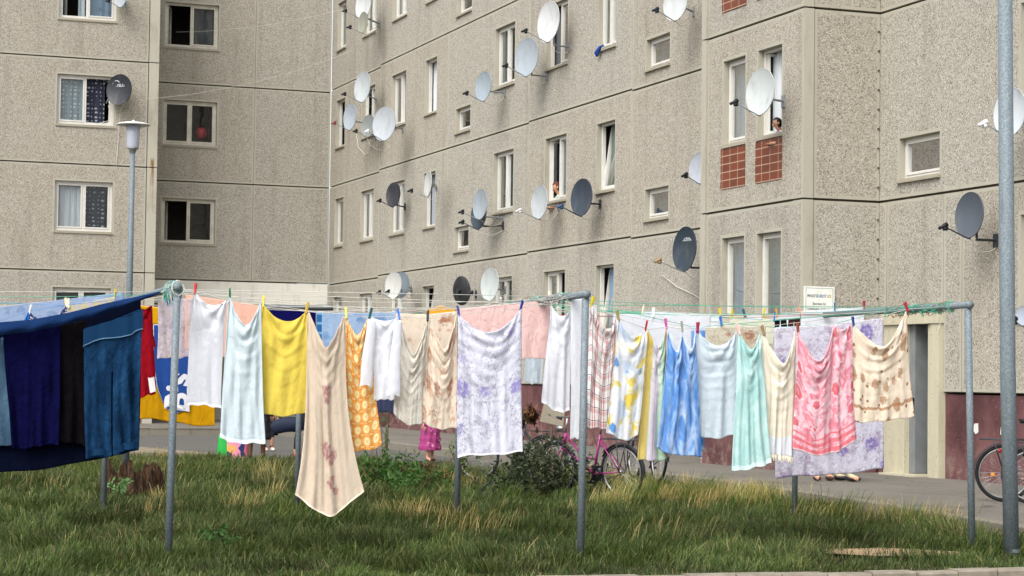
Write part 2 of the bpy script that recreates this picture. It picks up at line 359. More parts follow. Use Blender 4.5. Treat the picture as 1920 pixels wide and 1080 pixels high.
# rough body behind the panels and roof
mb = MB(); mb.box(X2+3.2, X2+11, 14, 60, 0, 15.3); mb.box(X2+.02, X2+11, 14, 60.1, 15.34, 15.6); mb.box(X2+.3, X2+3.2, 13.7, 14, 0, 15.3); mb.build('roof', M_SMC, B2)
G_, OL, OR, TI = 'glass', 'openl', 'openr', 'tilt'
two = lambda a=G_, b=G_: ((0, .5, a), (.5, 1, b)); one = lambda a=G_: ((0, 1, a),)
spec = {('A', 1): (one(), [(0, 1, 'grey')]), ('B', 1): (two(), [(0, 1, 'blue')]), ('C', 1): (two(), [(0, 1, 'sheer')]), ('D', 1): (one(OL), [(0, 1.1, 'sheer')]),
        ('s', 1): (one(), []), ('E', 1): (two(), [(.2, .72, 'blue'), (.74, 1, 'green')]), ('F', 1): (two(G_, OR), [(.2, .62, 'blue')]), ('G', 1): (one(TI), [(.2, .75, 'green')]), ('t', 1): (one(), [(0, 1, 'grey')]),
        ('A', 2): (one(OL), []), ('B', 2): (two(G_, OR), []), ('C', 2): (two(OL, G_), [(.1, .85, 'white', .04, 12, -.05)]), ('D', 2): (one(OL), [(0, 1.2, 'white')]), ('s', 2): (one(), []),
        ('E', 2): (two(), [(.55, 1, 'teal')]), ('F', 2): (two(G_, OL), [(.25, .66, 'red'), (.7, 1, 'grey')]), ('G', 2): (two(), [(0, 1, 'teal')]), ('t', 2): (one(), [(0, 1, 'grey')]),
        ('R', 1): (one(), [(0, 1, 'dark')]), ('R', 2): (one(), [(0, 1, 'dark')]), ('L', 1): (two(), [(0, 1, 'dark')]), ('L', 2): (two(), [(0, 1, 'dark')]), ('L', 0): (two(), [(.5, 1, 'grey')]),
        ('B', 3): (two(), [(0, 1, 'grey')]), ('C', 3): (two(), [(.3, 1, 'sheer')]), ('A', 3): (one(), [(0, 1, 'green')]), ('s', 3): (one(), [(0, .5, 'teal')]),
        ('F', 0): (two(OL, G_), [(.78, 1, 'green')]), ('G', 0): (one(TI), [(.2, .8, 'blue')]), ('D', 0): (one(TI), []), ('E', 0): (two(), [(.5, 1, 'grey')]), ('B', 0): (two(), [(0, 1, 'green')]), ('C', 0): (two(), [(0, 1, 'white')])}
for (c, k), h in hk.items():
    if c == 'L' and k > 2: continue
    if k > 3: continue
    sa, cu = spec.get((c, k), (two() if h[1]-h[0] > 1.1 else one(), [(0, 1, 'sheer')]))
    window(B2, PF2, h, sa, cu)
for k in range(4):
    for i, w in enumerate(BW):
        h = (w[0], w[1], J[k]+1.02, J[k]+2.37)
        if i == 0: window(B2, PBAY, h, one(), [(0, 1, 'sheer' if k == 1 else 'blue')], silld=.03)
        else: window(B2, PBAY, h, one(OR), [(.3, .95, 'white')], silld=.03) if k == 1 else window(B2, PBAY, h, one(), [(0, 1, 'teal')], silld=.03)
t = T('red_brown_tiles'); o = t.obj(); x, y, z = t.xyz(o); br = t.n('ShaderNodeTexBrick', offset=0., squash=1.)
t.put(br.inputs['Vector'], t.comb(t.m2('ADD', y, .0), z)); br.inputs['Scale'].default_value = 1.; br.inputs['Mortar Size'].default_value = .008; br.inputs['Brick Width'].default_value = .27; br.inputs['Row Height'].default_value = .128
br.inputs['Color1'].default_value = lin('74381f'); br.inputs['Color2'].default_value = lin('63301c'); br.inputs['Mortar'].default_value = lin('a88a76'); M_TILE = t.pbr(br.outputs[0], .35, spec=.4)
for k in range(1, 4):
    for w in BW:
        mb = MB(); mb.boxm(PBAY, w[0]-.02, w[1]+.05, .0015, .012, J[k]+.34, J[k]+.975); mb.build('tile_panel', M_TILE, B2)
# entrance
t = T('cream_door_surround'); o = t.obj(); n = t.noise(t.map(o, (3, 3, .7)), 3, 5, .65); k = t.noise(o, 25, 4)
a = t.mix(n, 'a39d86', 'c1bba4'); a = t.mix(t.step(k, .62, .7), a, '8d8468'); M_CREAM = t.pbr(a, .75, bump=k, bs=.3, bd=.006)
mb = MB(); PD = PF2
mb.boxm(PD, 25.08, 25.30, -.5, .07, .14, 2.30); mb.boxm(PD, 25.30, 25.42, -.5, .035, .14, 2.30); mb.boxm(PD, 26.02, 26.6, -.5, .05, .14, 2.30); mb.boxm(PD, 25.06, 26.62, -.5, .09, 2.302, 2.46)
mb.boxm(PD, 25.45, 26.4, -.6, .25, -.1, .165)
mb.build('door_surround', M_CREAM, B2)
mb = MB(); mb.boxm(PD, 25.86, 26.018, -.28, -.03, .17, 2.30); mb.boxm(PD, 25.424, 25.86, -.28, -.2, 2.18, 2.30); dr = mb.build('door', plain('grey_door_paint', '75797a', .5), B2)
mb = MB(); mb.boxm(PD, 25.88, 25.90, -.03, .0, 1.0, 1.25); mb.build('handle', M_BLACK, dr)
mb = MB(); q = [(25.425, -.2), (25.425, -3), (26.02, -3), (26.02, -.2)]
for i in range(3): mb.face([PD(q[i][0], q[i][1], .165), PD(q[i+1][0], q[i+1][1], .165), PD(q[i+1][0], q[i+1][1], 2.3), PD(q[i][0], q[i][1], 2.3)], 0)
mb.face([PD(*p, .165) for p in q], 1); mb.face([PD(*p, 2.31) for p in q], 0); mb.boxm(PD, 25.43, 25.86, -.62, -.6, .165, .3, 1)
mb.build('hallway', [plain('hall_wall', '6e7072', .8), plain('hall_floor', '3b1c1a', .7)], B2)
# ---- left block
t = T('corner_post_concrete'); o = t.obj(); n = t.noise(t.map(o, (1, 1, .3)), 3, 5, .65); x, y, z = t.xyz(o)
a = t.mix(t.m2('MULTIPLY', t.step(n, .5, .75), .45), 'aaa698', '7d7664'); ru = t.m2('MULTIPLY', t.m2('MULTIPLY', t.step(z, 5.7, 6.9), t.step(z, 7.25, 7.1)), t.m2('MULTIPLY', t.step(x, 2.0, 2.06), t.step(x, 2.14, 2.09)))
a = t.mix(t.m2('MULTIPLY', ru, t.step(t.noise(t.map(o, (9, 9, .8)), 3, 4), .3, .55)), a, '7a5a2a'); M_POST = t.pbr(a, .85, spec=.2)
F1W = (10.86, 12.38); LW_W = (7.54, 9.05)
h1 = [(F1W[0], F1W[1], J[k]+1.0-.04, J[k]+2.3-.02) for k in range(1, 5)]
hl = [(LW_W[0], LW_W[1], J[k]+1.02, J[k]+2.36) for k in range(5)]
J1 = [1.33, 4.10, 6.86, 9.62, 12.38, 15.14]
h1 = [(F1W[0], F1W[1], J1[k]+1.0, J1[k]+2.28) for k in range(1, 5)]
mb = MB()
facade(mb, PF1, [(a, b, J1[k], J1[k+1]) for k in range(1, 5) for a, b in ((8.0, 13.46), (13.46, 15.69))], h1)
mb.boxm(PF1, 8.0, 15.69, -.3, -.02, 3.44, J1[1]-.02, 7)
mb.face([PF1(8, -2.5, 0), PF1(15.69, -2.5, 0), PF1(15.69, -2.5, 3.44), PF1(8, -2.5, 3.44)], 1)
mb.face([PF1(8, -.3, 3.44), PF1(15.69, -.3, 3.44), PF1(15.69, -2.5, 3.44), PF1(8, -2.5, 3.44)], 1)
facade(mb, PLW, [(a, b, J[k], J[k+1]) for k in range(5) for a, b in ((-1.0, 4.6), (4.6, 9.93))], hl)
for k in range(5): mb.boxm(PLW, 9.945, 10.2, -.35, .05, (J[k] if k else 0)+.012, J[k+1]-.012, 4)
mb.build('wall', [M_AGG, M_SMC, M_JOINT, M_JOINTL, M_POST, M_AGG2, M_AGG3, smoothc('pale_lintel_concrete', 'd8d5ca')], B1)
mb = MB(); mb.boxm(PLW, -1, 9.94, -.35, -.035, -.2, J[0]-.02); mb.build('plinth', M_PLINTH, B1)
mb = MB(); mb.box(-1, 10.2, YL+3.5, YL+12, 0, 15.3); mb.box(-1, 10.2, YL+.02, YL+12, 15.34, 15.6); mb.box(8, 15.6, Y1+3.2, Y1+9, 0, 15.1); mb.box(10.21, 15.69, Y1+.02, Y1+9, 15.15, 15.55); mb.face([(10.19, YL+.3, 0), (10.19, Y1+.1, 0), (10.19, Y1+.1, 15.3), (10.19, YL+.3, 15.3)]); mb.build('roof', M_SMC, B1)
t = T('rust_stain'); 
window(B1, PF1, h1[2], two(OL, G_), [(.5, 1, 'grey')], fw=.07, silld=.03, old=True)
window(B1, PF1, h1[1], two(), [], fw=.07, silld=.03, old=True)
window(B1, PF1, h1[0], two(OL, G_), [], fw=.07, silld=.03, old=True)
window(B1, PF1, h1[3], two(), [(0, 1, 'sheer')], fw=.07, old=True)
window(B1, PLW, hl[3], two(OL, G_), [(.34, .48, 'sheer'), (.5, 1, 'blue')], fw=.07, silld=.03)
window(B1, PLW, hl[2], two(G_, OR), [(0, .5, 'dots'), (.5, .86, 'ddots')], fw=.07, silld=.03)
window(B1, PLW, hl[1], two(), [(0, .5, 'white'), (.5, .92, 'ddots')], fw=.07, silld=.03)  # left sash: bright sky reflection painted as a white curtain
window(B1, PLW, hl[0], two(), [], fw=.07, silld=.03, blind=True)
window(B1, PLW, hl[4], two(), [(0, 1, 'sheer')], fw=.07)
# sign on the end wall of the bay
zt = 1.40+1.45; sg = thing('sign', (14.69, YR, zt-.33), 'white notice board with black lettering on the end wall beside the entrance', 'sign')
PS = lambda s, d, z: PRET(s, d, z)
mb = MB(); mb.boxm(PS, 14.44, 14.94, .014, .03, zt-.62, zt); mb.build('board', plain('sign_white', 'dfe0da', .4), sg)
mb = MB()
for a, b, c, d in ((14.465, 14.915, zt-.028, zt-.022), (14.465, 14.915, zt-.6, zt-.594), (14.465, 14.471, zt-.594, zt-.028), (14.909, 14.915, zt-.594, zt-.028)): mb.boxm(PS, a, b, .0305, .032, c, d)
mb.build('border_line', plain('sign_line', '6f7f78', .5), sg)
def textmesh(body, off=0.):
    c = bpy.data.curves.new('t', 'FONT'); c.body = body; c.size = 1; c.offset = off; c.align_x = 'CENTER'; c.resolution_u = 3; o = bpy.data.objects.new('t', c); COL.objects.link(o)
    m_ = bpy.data.meshes.new_from_object(o.evaluated_get(bpy.context.evaluated_depsgraph_get())); v = [tuple(q.co) for q in m_.vertices]; f = [list(q.vertices) for q in m_.polygons]; bpy.data.objects.remove(o); return v, f
def text(body, size, loc, rot, mat, parent, name='lettering', off=0., width=None):
    v, f = textmesh(body, off); R_ = (rot if isinstance(rot, Matrix) else __import__('mathutils').Euler(rot).to_matrix())
    if width: xs_ = [q[0] for q in v]; k = width/((max(xs_)-min(xs_))*size)
    else: k = 1.
    mb = MB(); mb.v = [tuple(Vector(loc)+R_ @ Vector((x*size*k, y*size, 0))) for x, y, z in v]; mb.f = f; mb.mi = [0]*len(f); return mb.build(name, mat, parent)
RS = (math.pi/2, 0, 0); sy = YR-.032; MI = lambda n, c: plain('ink_'+n, c, .6)
for s, x0, x1, c in (('PRIVAT', 14.49, 14.618, '2a2d24'), ('GR', 14.624, 14.672, '1d6b5c'), ('UND', 14.678, 14.752, '2456a0'), ('ST', 14.757, 14.802, '5a5878'), ('ÜCK', 14.808, 14.886, '8f8a20')): text(s, .062, ((x0+x1)/2, sy, zt-.16), RS, MI(s, c), sg, off=.02, width=x1-x0)
text('Betreten für', .055, (14.69, sy, zt-.27), RS, MI('b', '34504c'), sg, off=.01, width=.22); text('Unbefugte verboten!', .05, (14.69, sy, zt-.345), RS, MI('b', '34504c'), sg, off=.01, width=.39)
# ---------------------------------------------------------------- ground
def struct(o): o['kind'] = 'structure'; return o
def sheet(name, pts, z, mat):
    mb = MB(); mb.face([(x, y, z) for x, y in pts]); return struct(mb.build(name, mat))
t = T('soil'); o = t.obj(); n = t.noise(o, 2, 5); k = t.noise(o, 40, 3)
M_SOIL = t.pbr(t.mix(t.m2('MULTIPLY', k, .5), t.mix(n, '2c2a1a', '4a4028'), '5c5138'), 1., bump=k, bs=.6, bd=.02)  # dark green-brown soil, shade under the grass put into its colour
sheet('ground', [(-1500, -1500), (1500, -1500), (1500, 1500), (-1500, 1500)], -.03, M_SOIL)
t = T('asphalt'); o = t.obj(); n = t.noise(o, 1.1, 5, .6); k = t.vor(o, 90, out='Color'); cr = t.vor(t.vm('ADD', o, t.vm('SCALE', t.noise(o, 1.5, 3, col=True), .8)), .45, 'DISTANCE_TO_EDGE')
a = t.mix(t.xyz(k)[0], '504e4b', '666460'); a = t.mix(t.m2('MULTIPLY', n, .6), a, '4d4a45'); a = t.mix(t.step(cr, .006, .002), a, '3a3733')
M_ASPH = t.pbr(a, .9, bump=t.xyz(k)[0], bs=.3, bd=.005)
t = T('pavement'); o = t.obj(); n = t.noise(o, .8, 5, .6); k = t.vor(o, 120, out='Color'); cr = t.vor(t.vm('ADD', t.map(o, (1, .35, 1)), t.vm('SCALE', t.noise(o, 1.2, 4, col=True), .5)), .9, 'DISTANCE_TO_EDGE')
a = t.mix(t.xyz(k)[0], '5f5c57', '777269'); a = t.mix(t.m2('MULTIPLY', t.step(n, .4, .7), .5), a, '565249'); a = t.mix(t.m2('MULTIPLY', t.step(cr, .014, .004), t.step(n, .45, .55)), a, '45423d')
M_PAVE = t.pbr(a, .9, bump=t.xyz(k)[0], bs=.3, bd=.005)
GB = [(10.6, 13.2), (10.75, 14.3), (11.1, 16.8), (11.35, 19.0), (11.45, 20.2), (11.55, 22.5), (11.65, 25.5), (11.5, 28.0), (10.6, 31.5), (9.4, 34.2), (7.6, 35.2), (4.5, 35.6), (-6, 35.8)]
sheet('road', [(-30, 52), (-30, 36.)] + [(-6, 35.7)] + [(x-.05, y) for x, y in GB[::-1][1:]] + [(10.6, 13.), (14, 13), (14, 52)], -.012, M_ASPH)
KL = [(10.55, 13.), (11.2, 16.8), (11.72, 20.1), (12.11, 23.4), (12.2, 27), (12.25, 33), (12.3, 49.6)]
sheet('pavement', [(a+.14, b) for a, b in KL] + [(-30, 49.74), (-30, 55.2), (10.1, 55.2), (10.1, 60.5), (15.8, 60.5), (15.8, 13)], .14, M_PAVE)
t = T('kerb_stone'); o = t.obj(); n = t.noise(o, 3, 4); k = t.noise(o, 70, 2)
M_KERB = t.pbr(t.mix(t.m2('MULTIPLY', k, .6), t.mix(n, '6b665c', '8f897c'), '5a554c'), .9, bump=k, bs=.4, bd=.006)
def kerb(name, line, z0, z1, w, seg, gap=.008, mat=M_KERB):
    mb = MB(); P = [np.array(p, float) for p in line]
    for a, b in zip(P[:-1], P[1:]):
        L = np.linalg.norm(b-a); n = max(1, round(L/seg)); d = (b-a)/L; nn = np.array([d[1], -d[0]])
        for i in range(n):
            p, q = a+d*(L*i/n+gap/2), a+d*(L*(i+1)/n-gap/2); j = random.uniform(-.006, .006)
            vs = [p, q, q+nn*w, p+nn*w]; c = .015; k = len(mb.v)
            ins = [p+nn*c, q+nn*c, q+nn*(w-c), p+nn*(w-c)]
            for v in vs: mb.v.append((v[0], v[1], z0))
            for v in vs: mb.v.append((v[0], v[1], z1-c+j))
            for v in ins: mb.v.append((v[0], v[1], z1+j))
            for l in (0, 4):
                for i2 in range(4): mb.f.append([k+l+i2, k+l+(i2+1) % 4, k+l+4+(i2+1) % 4, k+l+4+i2]); mb.mi.append(0)
            mb.f.append([k+8, k+9, k+10, k+11]); mb.mi.append(0)
    return struct(mb.build(name, mat))
kerb('kerb', KL, -.2, .146, .14, 1.0)
kerb('kerb', [(-30, 49.6), (12.16, 49.6)], -.2, .146, -.14, 1.0)
EK = [tuple(on_z(a, b, .045)[:2]) for a, b in ((-500, 1096), (0, 1091), (600, 1085), (1100, 1079), (1700, 1069), (1920, 1063), (2200, 1056))]
kerb('kerb', EK, -.15, .045, .16, .36, .012, plain('edging_stone', '80786b', .9, var=.25, sc=9))
kerb('kerb', [(-6, 35.95), (4.0, 35.8), (6.4, 35.9), (8.3, 35.3)], -.1, .1, .18, .9, mat=plain('brown_kerb', '6f6658', .9))
sheet('path', [(-30, EK[0][1])] + [(a, b-.14) for a, b in EK] + [(14, EK[-1][1]-.1), (14, -40), (-30, -40)], -.008, M_PAVE)
sheet('path', [(4.6, 36.2), (6.3, 37.6), (7.5, 41.5), (8.6, 36.6), (8.3, 35.5)], -.006, plain('sandy_path', '7b705e', 1., var=.25, sc=3))
sheet('path', [(8.95, 15.35), (9.75, 15.15), (9.95, 15.55), (9.5, 16.1), (8.85, 16.05), (8.6, 15.75)], .004, plain('bare_earth', '8a7559', 1., var=.25, sc=8))
# ---------------------------------------------------------------- grass
def in_poly(x, y, P):
    c = np.zeros(len(x), bool); n = len(P)
    for i in range(n):
        (x0, y0), (x1, y1) = P[i], P[(i+1) % n]
        if y0 == y1: continue
        c ^= ((y0 > y) != (y1 > y)) & (x < (x1-x0)*(y-y0)/(y1-y0)+x0)
    return c
def nfield(x, y, s, seed):      # cheap smooth noise
    r = np.random.RandomState(seed); o = 0
    for i in range(7):
        a = r.uniform(0, 6.28); k = s*r.uniform(.6, 2.2); o = o+np.sin((x*math.cos(a)+y*math.sin(a))*k+r.uniform(0, 6.28))
    return o/7
GP = [(a, b+.02) for a, b in EK[:-1]] + GB
def make_blades(x, y, h, w, lean, col, name, mat):
    N = len(x); a = rng.uniform(0, 2*np.pi, N); b = rng.normal(0, .9, N)+5*nfield(x, y, 2.2, 77)
    px, py = np.cos(a)*w, np.sin(a)*w; lx, ly = np.cos(b)*lean*h, np.sin(b)*lean*h
    V = np.zeros((N, 7, 3), np.float32); z0 = -.03
    for i, (f, g, q) in enumerate(((0, 1, 0), (0, -1, 0), (.45, .85, .25), (.45, -.85, .25), (.8, .5, .62), (.8, -.5, .62), (1, 0, 1.0))):
        V[:, i, 0] = x+px*g+lx*q; V[:, i, 1] = y+py*g+ly*q; V[:, i, 2] = z0+h*f*np.where(f == 1, 1-.25*lean, 1)
    base = (np.arange(N)*7)[:, None]
    q = np.concatenate([base+np.array([[0, 1, 3, 2]]), base+np.array([[2, 3, 5, 4]])], 1).reshape(N, 8); tr = base+np.array([[4, 5, 6]])
    loops = np.concatenate([q, tr], 1).ravel().astype(np.int32); tot = np.tile([4, 4, 3], N).astype(np.int32); st = np.concatenate([[0], np.cumsum(tot)[:-1]]).astype(np.int32)
    me = bpy.data.meshes.new(name); me.vertices.add(N*7); me.vertices.foreach_set('co', V.ravel()); me.loops.add(len(loops)); me.loops.foreach_set('vertex_index', loops)
    me.polygons.add(N*3); me.polygons.foreach_set('loop_start', st); me.polygons.foreach_set('loop_total', tot)
    me.polygons.foreach_set('use_smooth', np.ones(N*3, bool))
    ca = me.color_attributes.new('tint', 'FLOAT_COLOR', 'POINT'); C = np.ones((N, 7, 4), np.float32)
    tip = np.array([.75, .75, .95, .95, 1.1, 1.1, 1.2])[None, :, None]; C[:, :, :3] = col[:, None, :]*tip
    ca.data.foreach_set('color', C.ravel()); me.materials.append(mat); me.update(); me.validate()
    o = bpy.data.objects.new(name, me); COL.objects.link(o); return o
t = T('grass_blade'); at = t.n('ShaderNodeVertexColor', layer_name='tint'); M_GRASS = t.pbr(at.outputs[0], .6, spec=.25, transl=.3)
def L3(h): return np.array(lin(h)[:3])
def sample(n, x0, x1, y0, y1):
    x = rng.uniform(x0, x1, n); y = rng.uniform(y0, y1, n); k = in_poly(x, y, GP); return x[k], y[k]
xs, ys = [], []
for n, b in ((150000, (.6, 11.8, 13.6, 18.5)), (110000, (.8, 11.8, 18.5, 24)), (100000, (1.5, 11.8, 24, 36))):
    x, y = sample(n, *b); xs.append(x); ys.append(y)
x = np.concatenate(xs); y = np.concatenate(ys)
dirt = ((x-9.25)/.62)**2+((y-15.6)/.38)**2 < 1+.5*nfield(x, y, 9, 3); k = ~dirt | (rng.rand(len(x)) < .12+.5*np.clip(((x-9.25)/.62)**2+((y-15.6)/.38)**2-.5, 0, 1)); x, y = x[k], y[k]
clump = nfield(x, y, 3.2, 5)*.6+nfield(x, y, 8, 6)*.6+nfield(x, y, 17, 16)*.5; dry = nfield(x, y, 1.5, 8)+.6*nfield(x, y, 6, 9)
k = rng.rand(len(x)) < np.clip(.78+.7*clump, .22, 1); x, y, clump, dry = x[k], y[k], clump[k], dry[k]
edge = np.clip((x-(10.4+.03*(y-14)))/.9, 0, 1); back = np.clip((y-24)/8, 0, 1)
h = np.clip(.075+.17*clump+.10*edge+.05*back+rng.normal(0, .04, len(x)), .04, .5)
near = np.clip((15.6-y)/1.2, 0, 1); h *= 1-.5*near
gcol = np.stack([L3(c) for c in ('435824', '55682d', '32461e', '6a783f', '536234')]); i = rng.randint(0, 5, len(x)); col = gcol[i]
pd = np.clip(.06+.25*np.clip(dry, 0, 1)+.45*edge+.12*back, 0, .85); d = rng.rand(len(x)) < pd
straw = np.stack([L3(c) for c in ('94865a', '7c7646', 'a2956a', '6c703c')])[rng.randint(0, 4, len(x))]; col = np.where(d[:, None], straw, col)*rng.uniform(.72, 1.25, len(x))[:, None]*np.clip(.62+.34*nfield(x, y, 2.3, 31)+.42*clump, .3, 1.25)[:, None]
w = .0028+.0016*rng.rand(len(x))+.0018*np.clip((y-18)/12, 0, 1)
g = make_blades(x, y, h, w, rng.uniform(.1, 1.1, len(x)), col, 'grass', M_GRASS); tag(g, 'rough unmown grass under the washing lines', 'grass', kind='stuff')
# taller straw stems and tussocks
sx, sy_, sh, sc = [], [], [], []
for i in range(150):
    for _ in range(40):
        a, b = rng.uniform(1.2, 11.7), rng.uniform(14.6, 35)
        if in_poly(np.array([a]), np.array([b]), GP)[0] and not (((a-9.25)/.7)**2+((b-15.6)/.45)**2 < 1): break
    if i < 50: b = rng.uniform(18, 29); a = 11.35+rng.uniform(-.6, .15)
    elif i < 85: q = on_z(rng.uniform(1050, 1430), 935, 0); a, b = q[0]+rng.uniform(-.2, .2), min(q[1], 23.3)-rng.uniform(.1, 1.6)
    elif b < 20 and rng.rand() < .6: continue
    n = rng.randint(25, 110); r = rng.uniform(.06, .2); hh = rng.uniform(.2, .42); strw = rng.rand() < .55
    sx.append(a+rng.normal(0, r, n)); sy_.append(b+rng.normal(0, r, n)); sh.append(hh*rng.uniform(.5, 1.1, n))
    pal = np.stack([L3(c) for c in (('a08f58', '8c8148', 'b3a270') if strw else ('3f5a1f', '4f6a2a', '7a7f3c'))]); sc.append(pal[rng.randint(0, 3, n)]*rng.uniform(.8, 1.2, n)[:, None])
sx, sy_, sh, sc = map(np.concatenate, (sx, sy_, sh, sc))
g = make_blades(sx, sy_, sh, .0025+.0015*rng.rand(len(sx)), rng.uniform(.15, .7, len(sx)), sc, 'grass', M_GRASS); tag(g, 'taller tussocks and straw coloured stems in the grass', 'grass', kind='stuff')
# ---------------------------------------------------------------- leafy plants
M_LEAF = {}
def leafmat(c):
    if c not in M_LEAF:
        t = T('leaf_'+c); o = t.obj(); M_LEAF[c] = t.pbr(t.mix(t.noise(o, 9, 3), lin(c), tuple(x*1.9 for x in lin(c)[:3])), .6, spec=.25, transl=.25)
    return M_LEAF[c]
def bush(name, label, cat, C, R, n, cols, leaf=.03, stems=8, group=None):
    root = thing(name, C, label, cat, group); mb = MB(); st = MB(); R = np.array(R)
    for i in range(stems):
        d = np.array([random.uniform(-1, 1), random.uniform(-1, 1), random.uniform(.8, 2)])*R*np.array([.7, .7, .6]); p = np.array(C)
        st.tube([p, p+d*.5+rng.normal(0, .02, 3), p+d], [.008, .006, .003], 5)
    cl = [np.array(C)+np.array([rng.normal(0, .45)*R[0], rng.normal(0, .45)*R[1], rng.uniform(.1, 1)*R[2]*(1-.3*rng.rand())]) for _ in range(max(6, n//60))]
    for i in range(n):
        c = cl[rng.randint(len(cl))]+rng.normal(0, 1, 3)*R*.17; c[2] = max(c[2], .02)
        a = rng.normal(0, 1, 3); a /= np.linalg.norm(a); b = np.cross(a, rng.normal(0, 1, 3)); b /= np.linalg.norm(b)+1e-9; L = leaf*rng.uniform(.5, 1.4); W = L*.32
        mb.face([c-a*L, c+b*W, c+a*L, c-b*W], rng.randint(len(cols)))
    mb.build('foliage', [leafmat(c) for c in cols], root); st.build('stem', plain('plant_stem', '4a4028', .9), root); return root
bush('shrub', 'dark grey-green bush beside the pink bicycle front wheel', 'shrub', on_z(1012, 932, 0), (.72, .38, .68), 2600, ('1d2618', '2a3420', '353c2a', '434a33'), .04)
bush('shrub', 'bright green weedy shrub by the orange towel', 'shrub', on_z(718, 912, 0), (.42, .4, .45), 1100, ('2b4a18', '38581f', '24401a'), .04)
bush('shrub', 'low green plant at the foot of the cream sheets', 'shrub', on_z(790, 925, 0), (.4, .35, .38), 550, ('2f4a1e', '3a5524'), .04)
bush('weed', 'leafy weed growing in the lawn right of the left clothes post', 'plant', on_z(408, 1030, 0), (.16, .16, .16), 160, ('2c4a22', '3b5a2c'), .035, 4)
bush('weed', 'pale leafed weed at the base of the tree stump', 'plant', on_z(222, 930, 0), (.18, .16, .2), 150, ('4a6a3a', '6a8458'), .04, 4)
b_ = bush('weed', 'tall spindly weed standing against the cream sheet hem', 'plant', on_z(722, 895, 0), (.12, .12, 1.0), 140, ('36502a', '45603a'), .03, 6)
bush('shrub', 'straggly olive bush behind the lilac floral sheet', 'shrub', on_z(860, 905, 0), (.3, .3, .5), 350, ('3a4a22', '4d5a2c'), .035)
bush('dry_brushwood', 'brown dry brushwood heap under the cream sheets', 'brushwood', on_z(765, 905, 0), (.6, .3, .25), 500, ('4a3322', '5e4630', '2f2117'), .05, 30)
# ---------------------------------------------------------------- stump
C = on_z(250, 925, 0); st = thing('tree_stump', C, 'rotten brown tree stump with a hollow split side in the grass', 'tree stump')
t = T('rotten_wood'); o = t.obj(); n = t.noise(t.map(o, (14, 14, 1.2)), 3, 5, .65); M_ROT = t.pbr(t.ramp(n, [(.3, '130c08'), (.5, '382618'), (.7, '62492f')]), .95, bump=n, bs=1, bd=.03)
mb = MB(); N = 44
for i in range(6):
    z = (0, .1, .2, .3, .38, .36)[i]
    for j in range(N):
        a = 2*math.pi*j/N; f = math.sin(3*a)*.05+math.sin(7*a+1)*.04+math.sin(17*a)*.03; r = (.36-.1*z/.4+f)*(1 if i < 5 else .45)
        top = 1+(.35*math.sin(5*a)+.3*math.sin(11*a+2))*(i >= 3); mb.v.append((C[0]+r*math.cos(a), C[1]+r*math.sin(a)*.8, z*top if i < 5 else z*.3))
for i in range(5):
    for j in range(N): mb.f.append([i*N+j, i*N+(j+1) % N, (i+1)*N+(j+1) % N, (i+1)*N+j]); mb.mi.append(0)
mb.f.append([5*N+j for j in range(N)]); mb.mi.append(0); mb.v = [(q[0], q[1], q[2]*.7) for q in mb.v]; mb.build('trunk', M_ROT, st)
mb = MB()
for i in range(60):
    a = rng.uniform(0, 6.28); r = rng.uniform(.25, .36); p = C+np.array([r*math.cos(a), r*.8*math.sin(a), .02]); mb.tube([p, p+np.array([rng.normal(0, .03), rng.normal(0, .03), rng.uniform(.08, .26)])], [.011, .003], 5)
mb.build('splinter', M_ROT, st)
# ---------------------------------------------------------------- clothes frames
FR = [((-.3, 17.3), (.1, 22.2)), ((3.28, 16.68), (3.55, 21.68)), ((6.53, 15.9), (7.16, 20.94)), ((10.17, 15.84), (10.64, 19.95))]
ZB = 2.155
def barpt(i, t): a, b = np.array(FR[i][0]), np.array(FR[i][1]); q = a+(b-a)*t; return np.array([q[0], q[1], ZB])
flab = [None, 'left steel clothes stand with a tangle of cord at its corner', 'middle steel clothes stand behind the lilac floral sheet', 'right steel clothes stand with green cord wound round its bar']
for i in (1, 2, 3):
    root = thing('clothes_stand', (FR[i][0][0], FR[i][0][1], 0), flab[i], 'clothes stand', 'steel posts and bars of the drying lawn')
    r = .031; a, b = barpt(i, 0), barpt(i, 1); lean = np.array([[-.03, 0, 0], [-.02, 0, 0], [.05, 0, 0]][i-1])
    for P in (a, b):
        mb = MB(); mb.smooth = True; mb.tube([np.array([P[0], P[1], -.1])+lean*(1 if P is a else .3), np.array([P[0], P[1], ZB-.03])], r, 16); mb.build('post', M_GALV, root)
    d = (b-a)/np.linalg.norm(b-a); e = a-d*.0
    mb = MB(); mb.smooth = True; mb.tube([e-d*.03, b+d*.03], r*.95, 16); mb.tube([e-d*.045, e-d*.028], r*1.12, 16); mb.build('crossbar', M_GALV, root)
# second frame behind with an open pipe end
P = on_y(625, 577, 22.4); root = thing('clothes_stand', (P[0]-.35, 22.4, 0), 'dark pipe stand with open pipe end behind the beige towel', 'clothes stand')
mb = MB(); mb.smooth = True; mb.tube([P-np.array([1.6, -.45, .02]), P], .034, 14, cap=False); mb.tube([P-np.array([1.6, -.45, .02]), P], .027, 14, cap=False); mb.build('crossbar', plain('dull_steel', '5b5f60', .5, .4), root)
mb = MB(); mb.smooth = True; mb.tube([(P[0]-.35, 22.4+.1, -.1), (P[0]-.35, 22.4+.1, P[2]-.02)], .03, 14); mb.build('post', M_GALV, root)
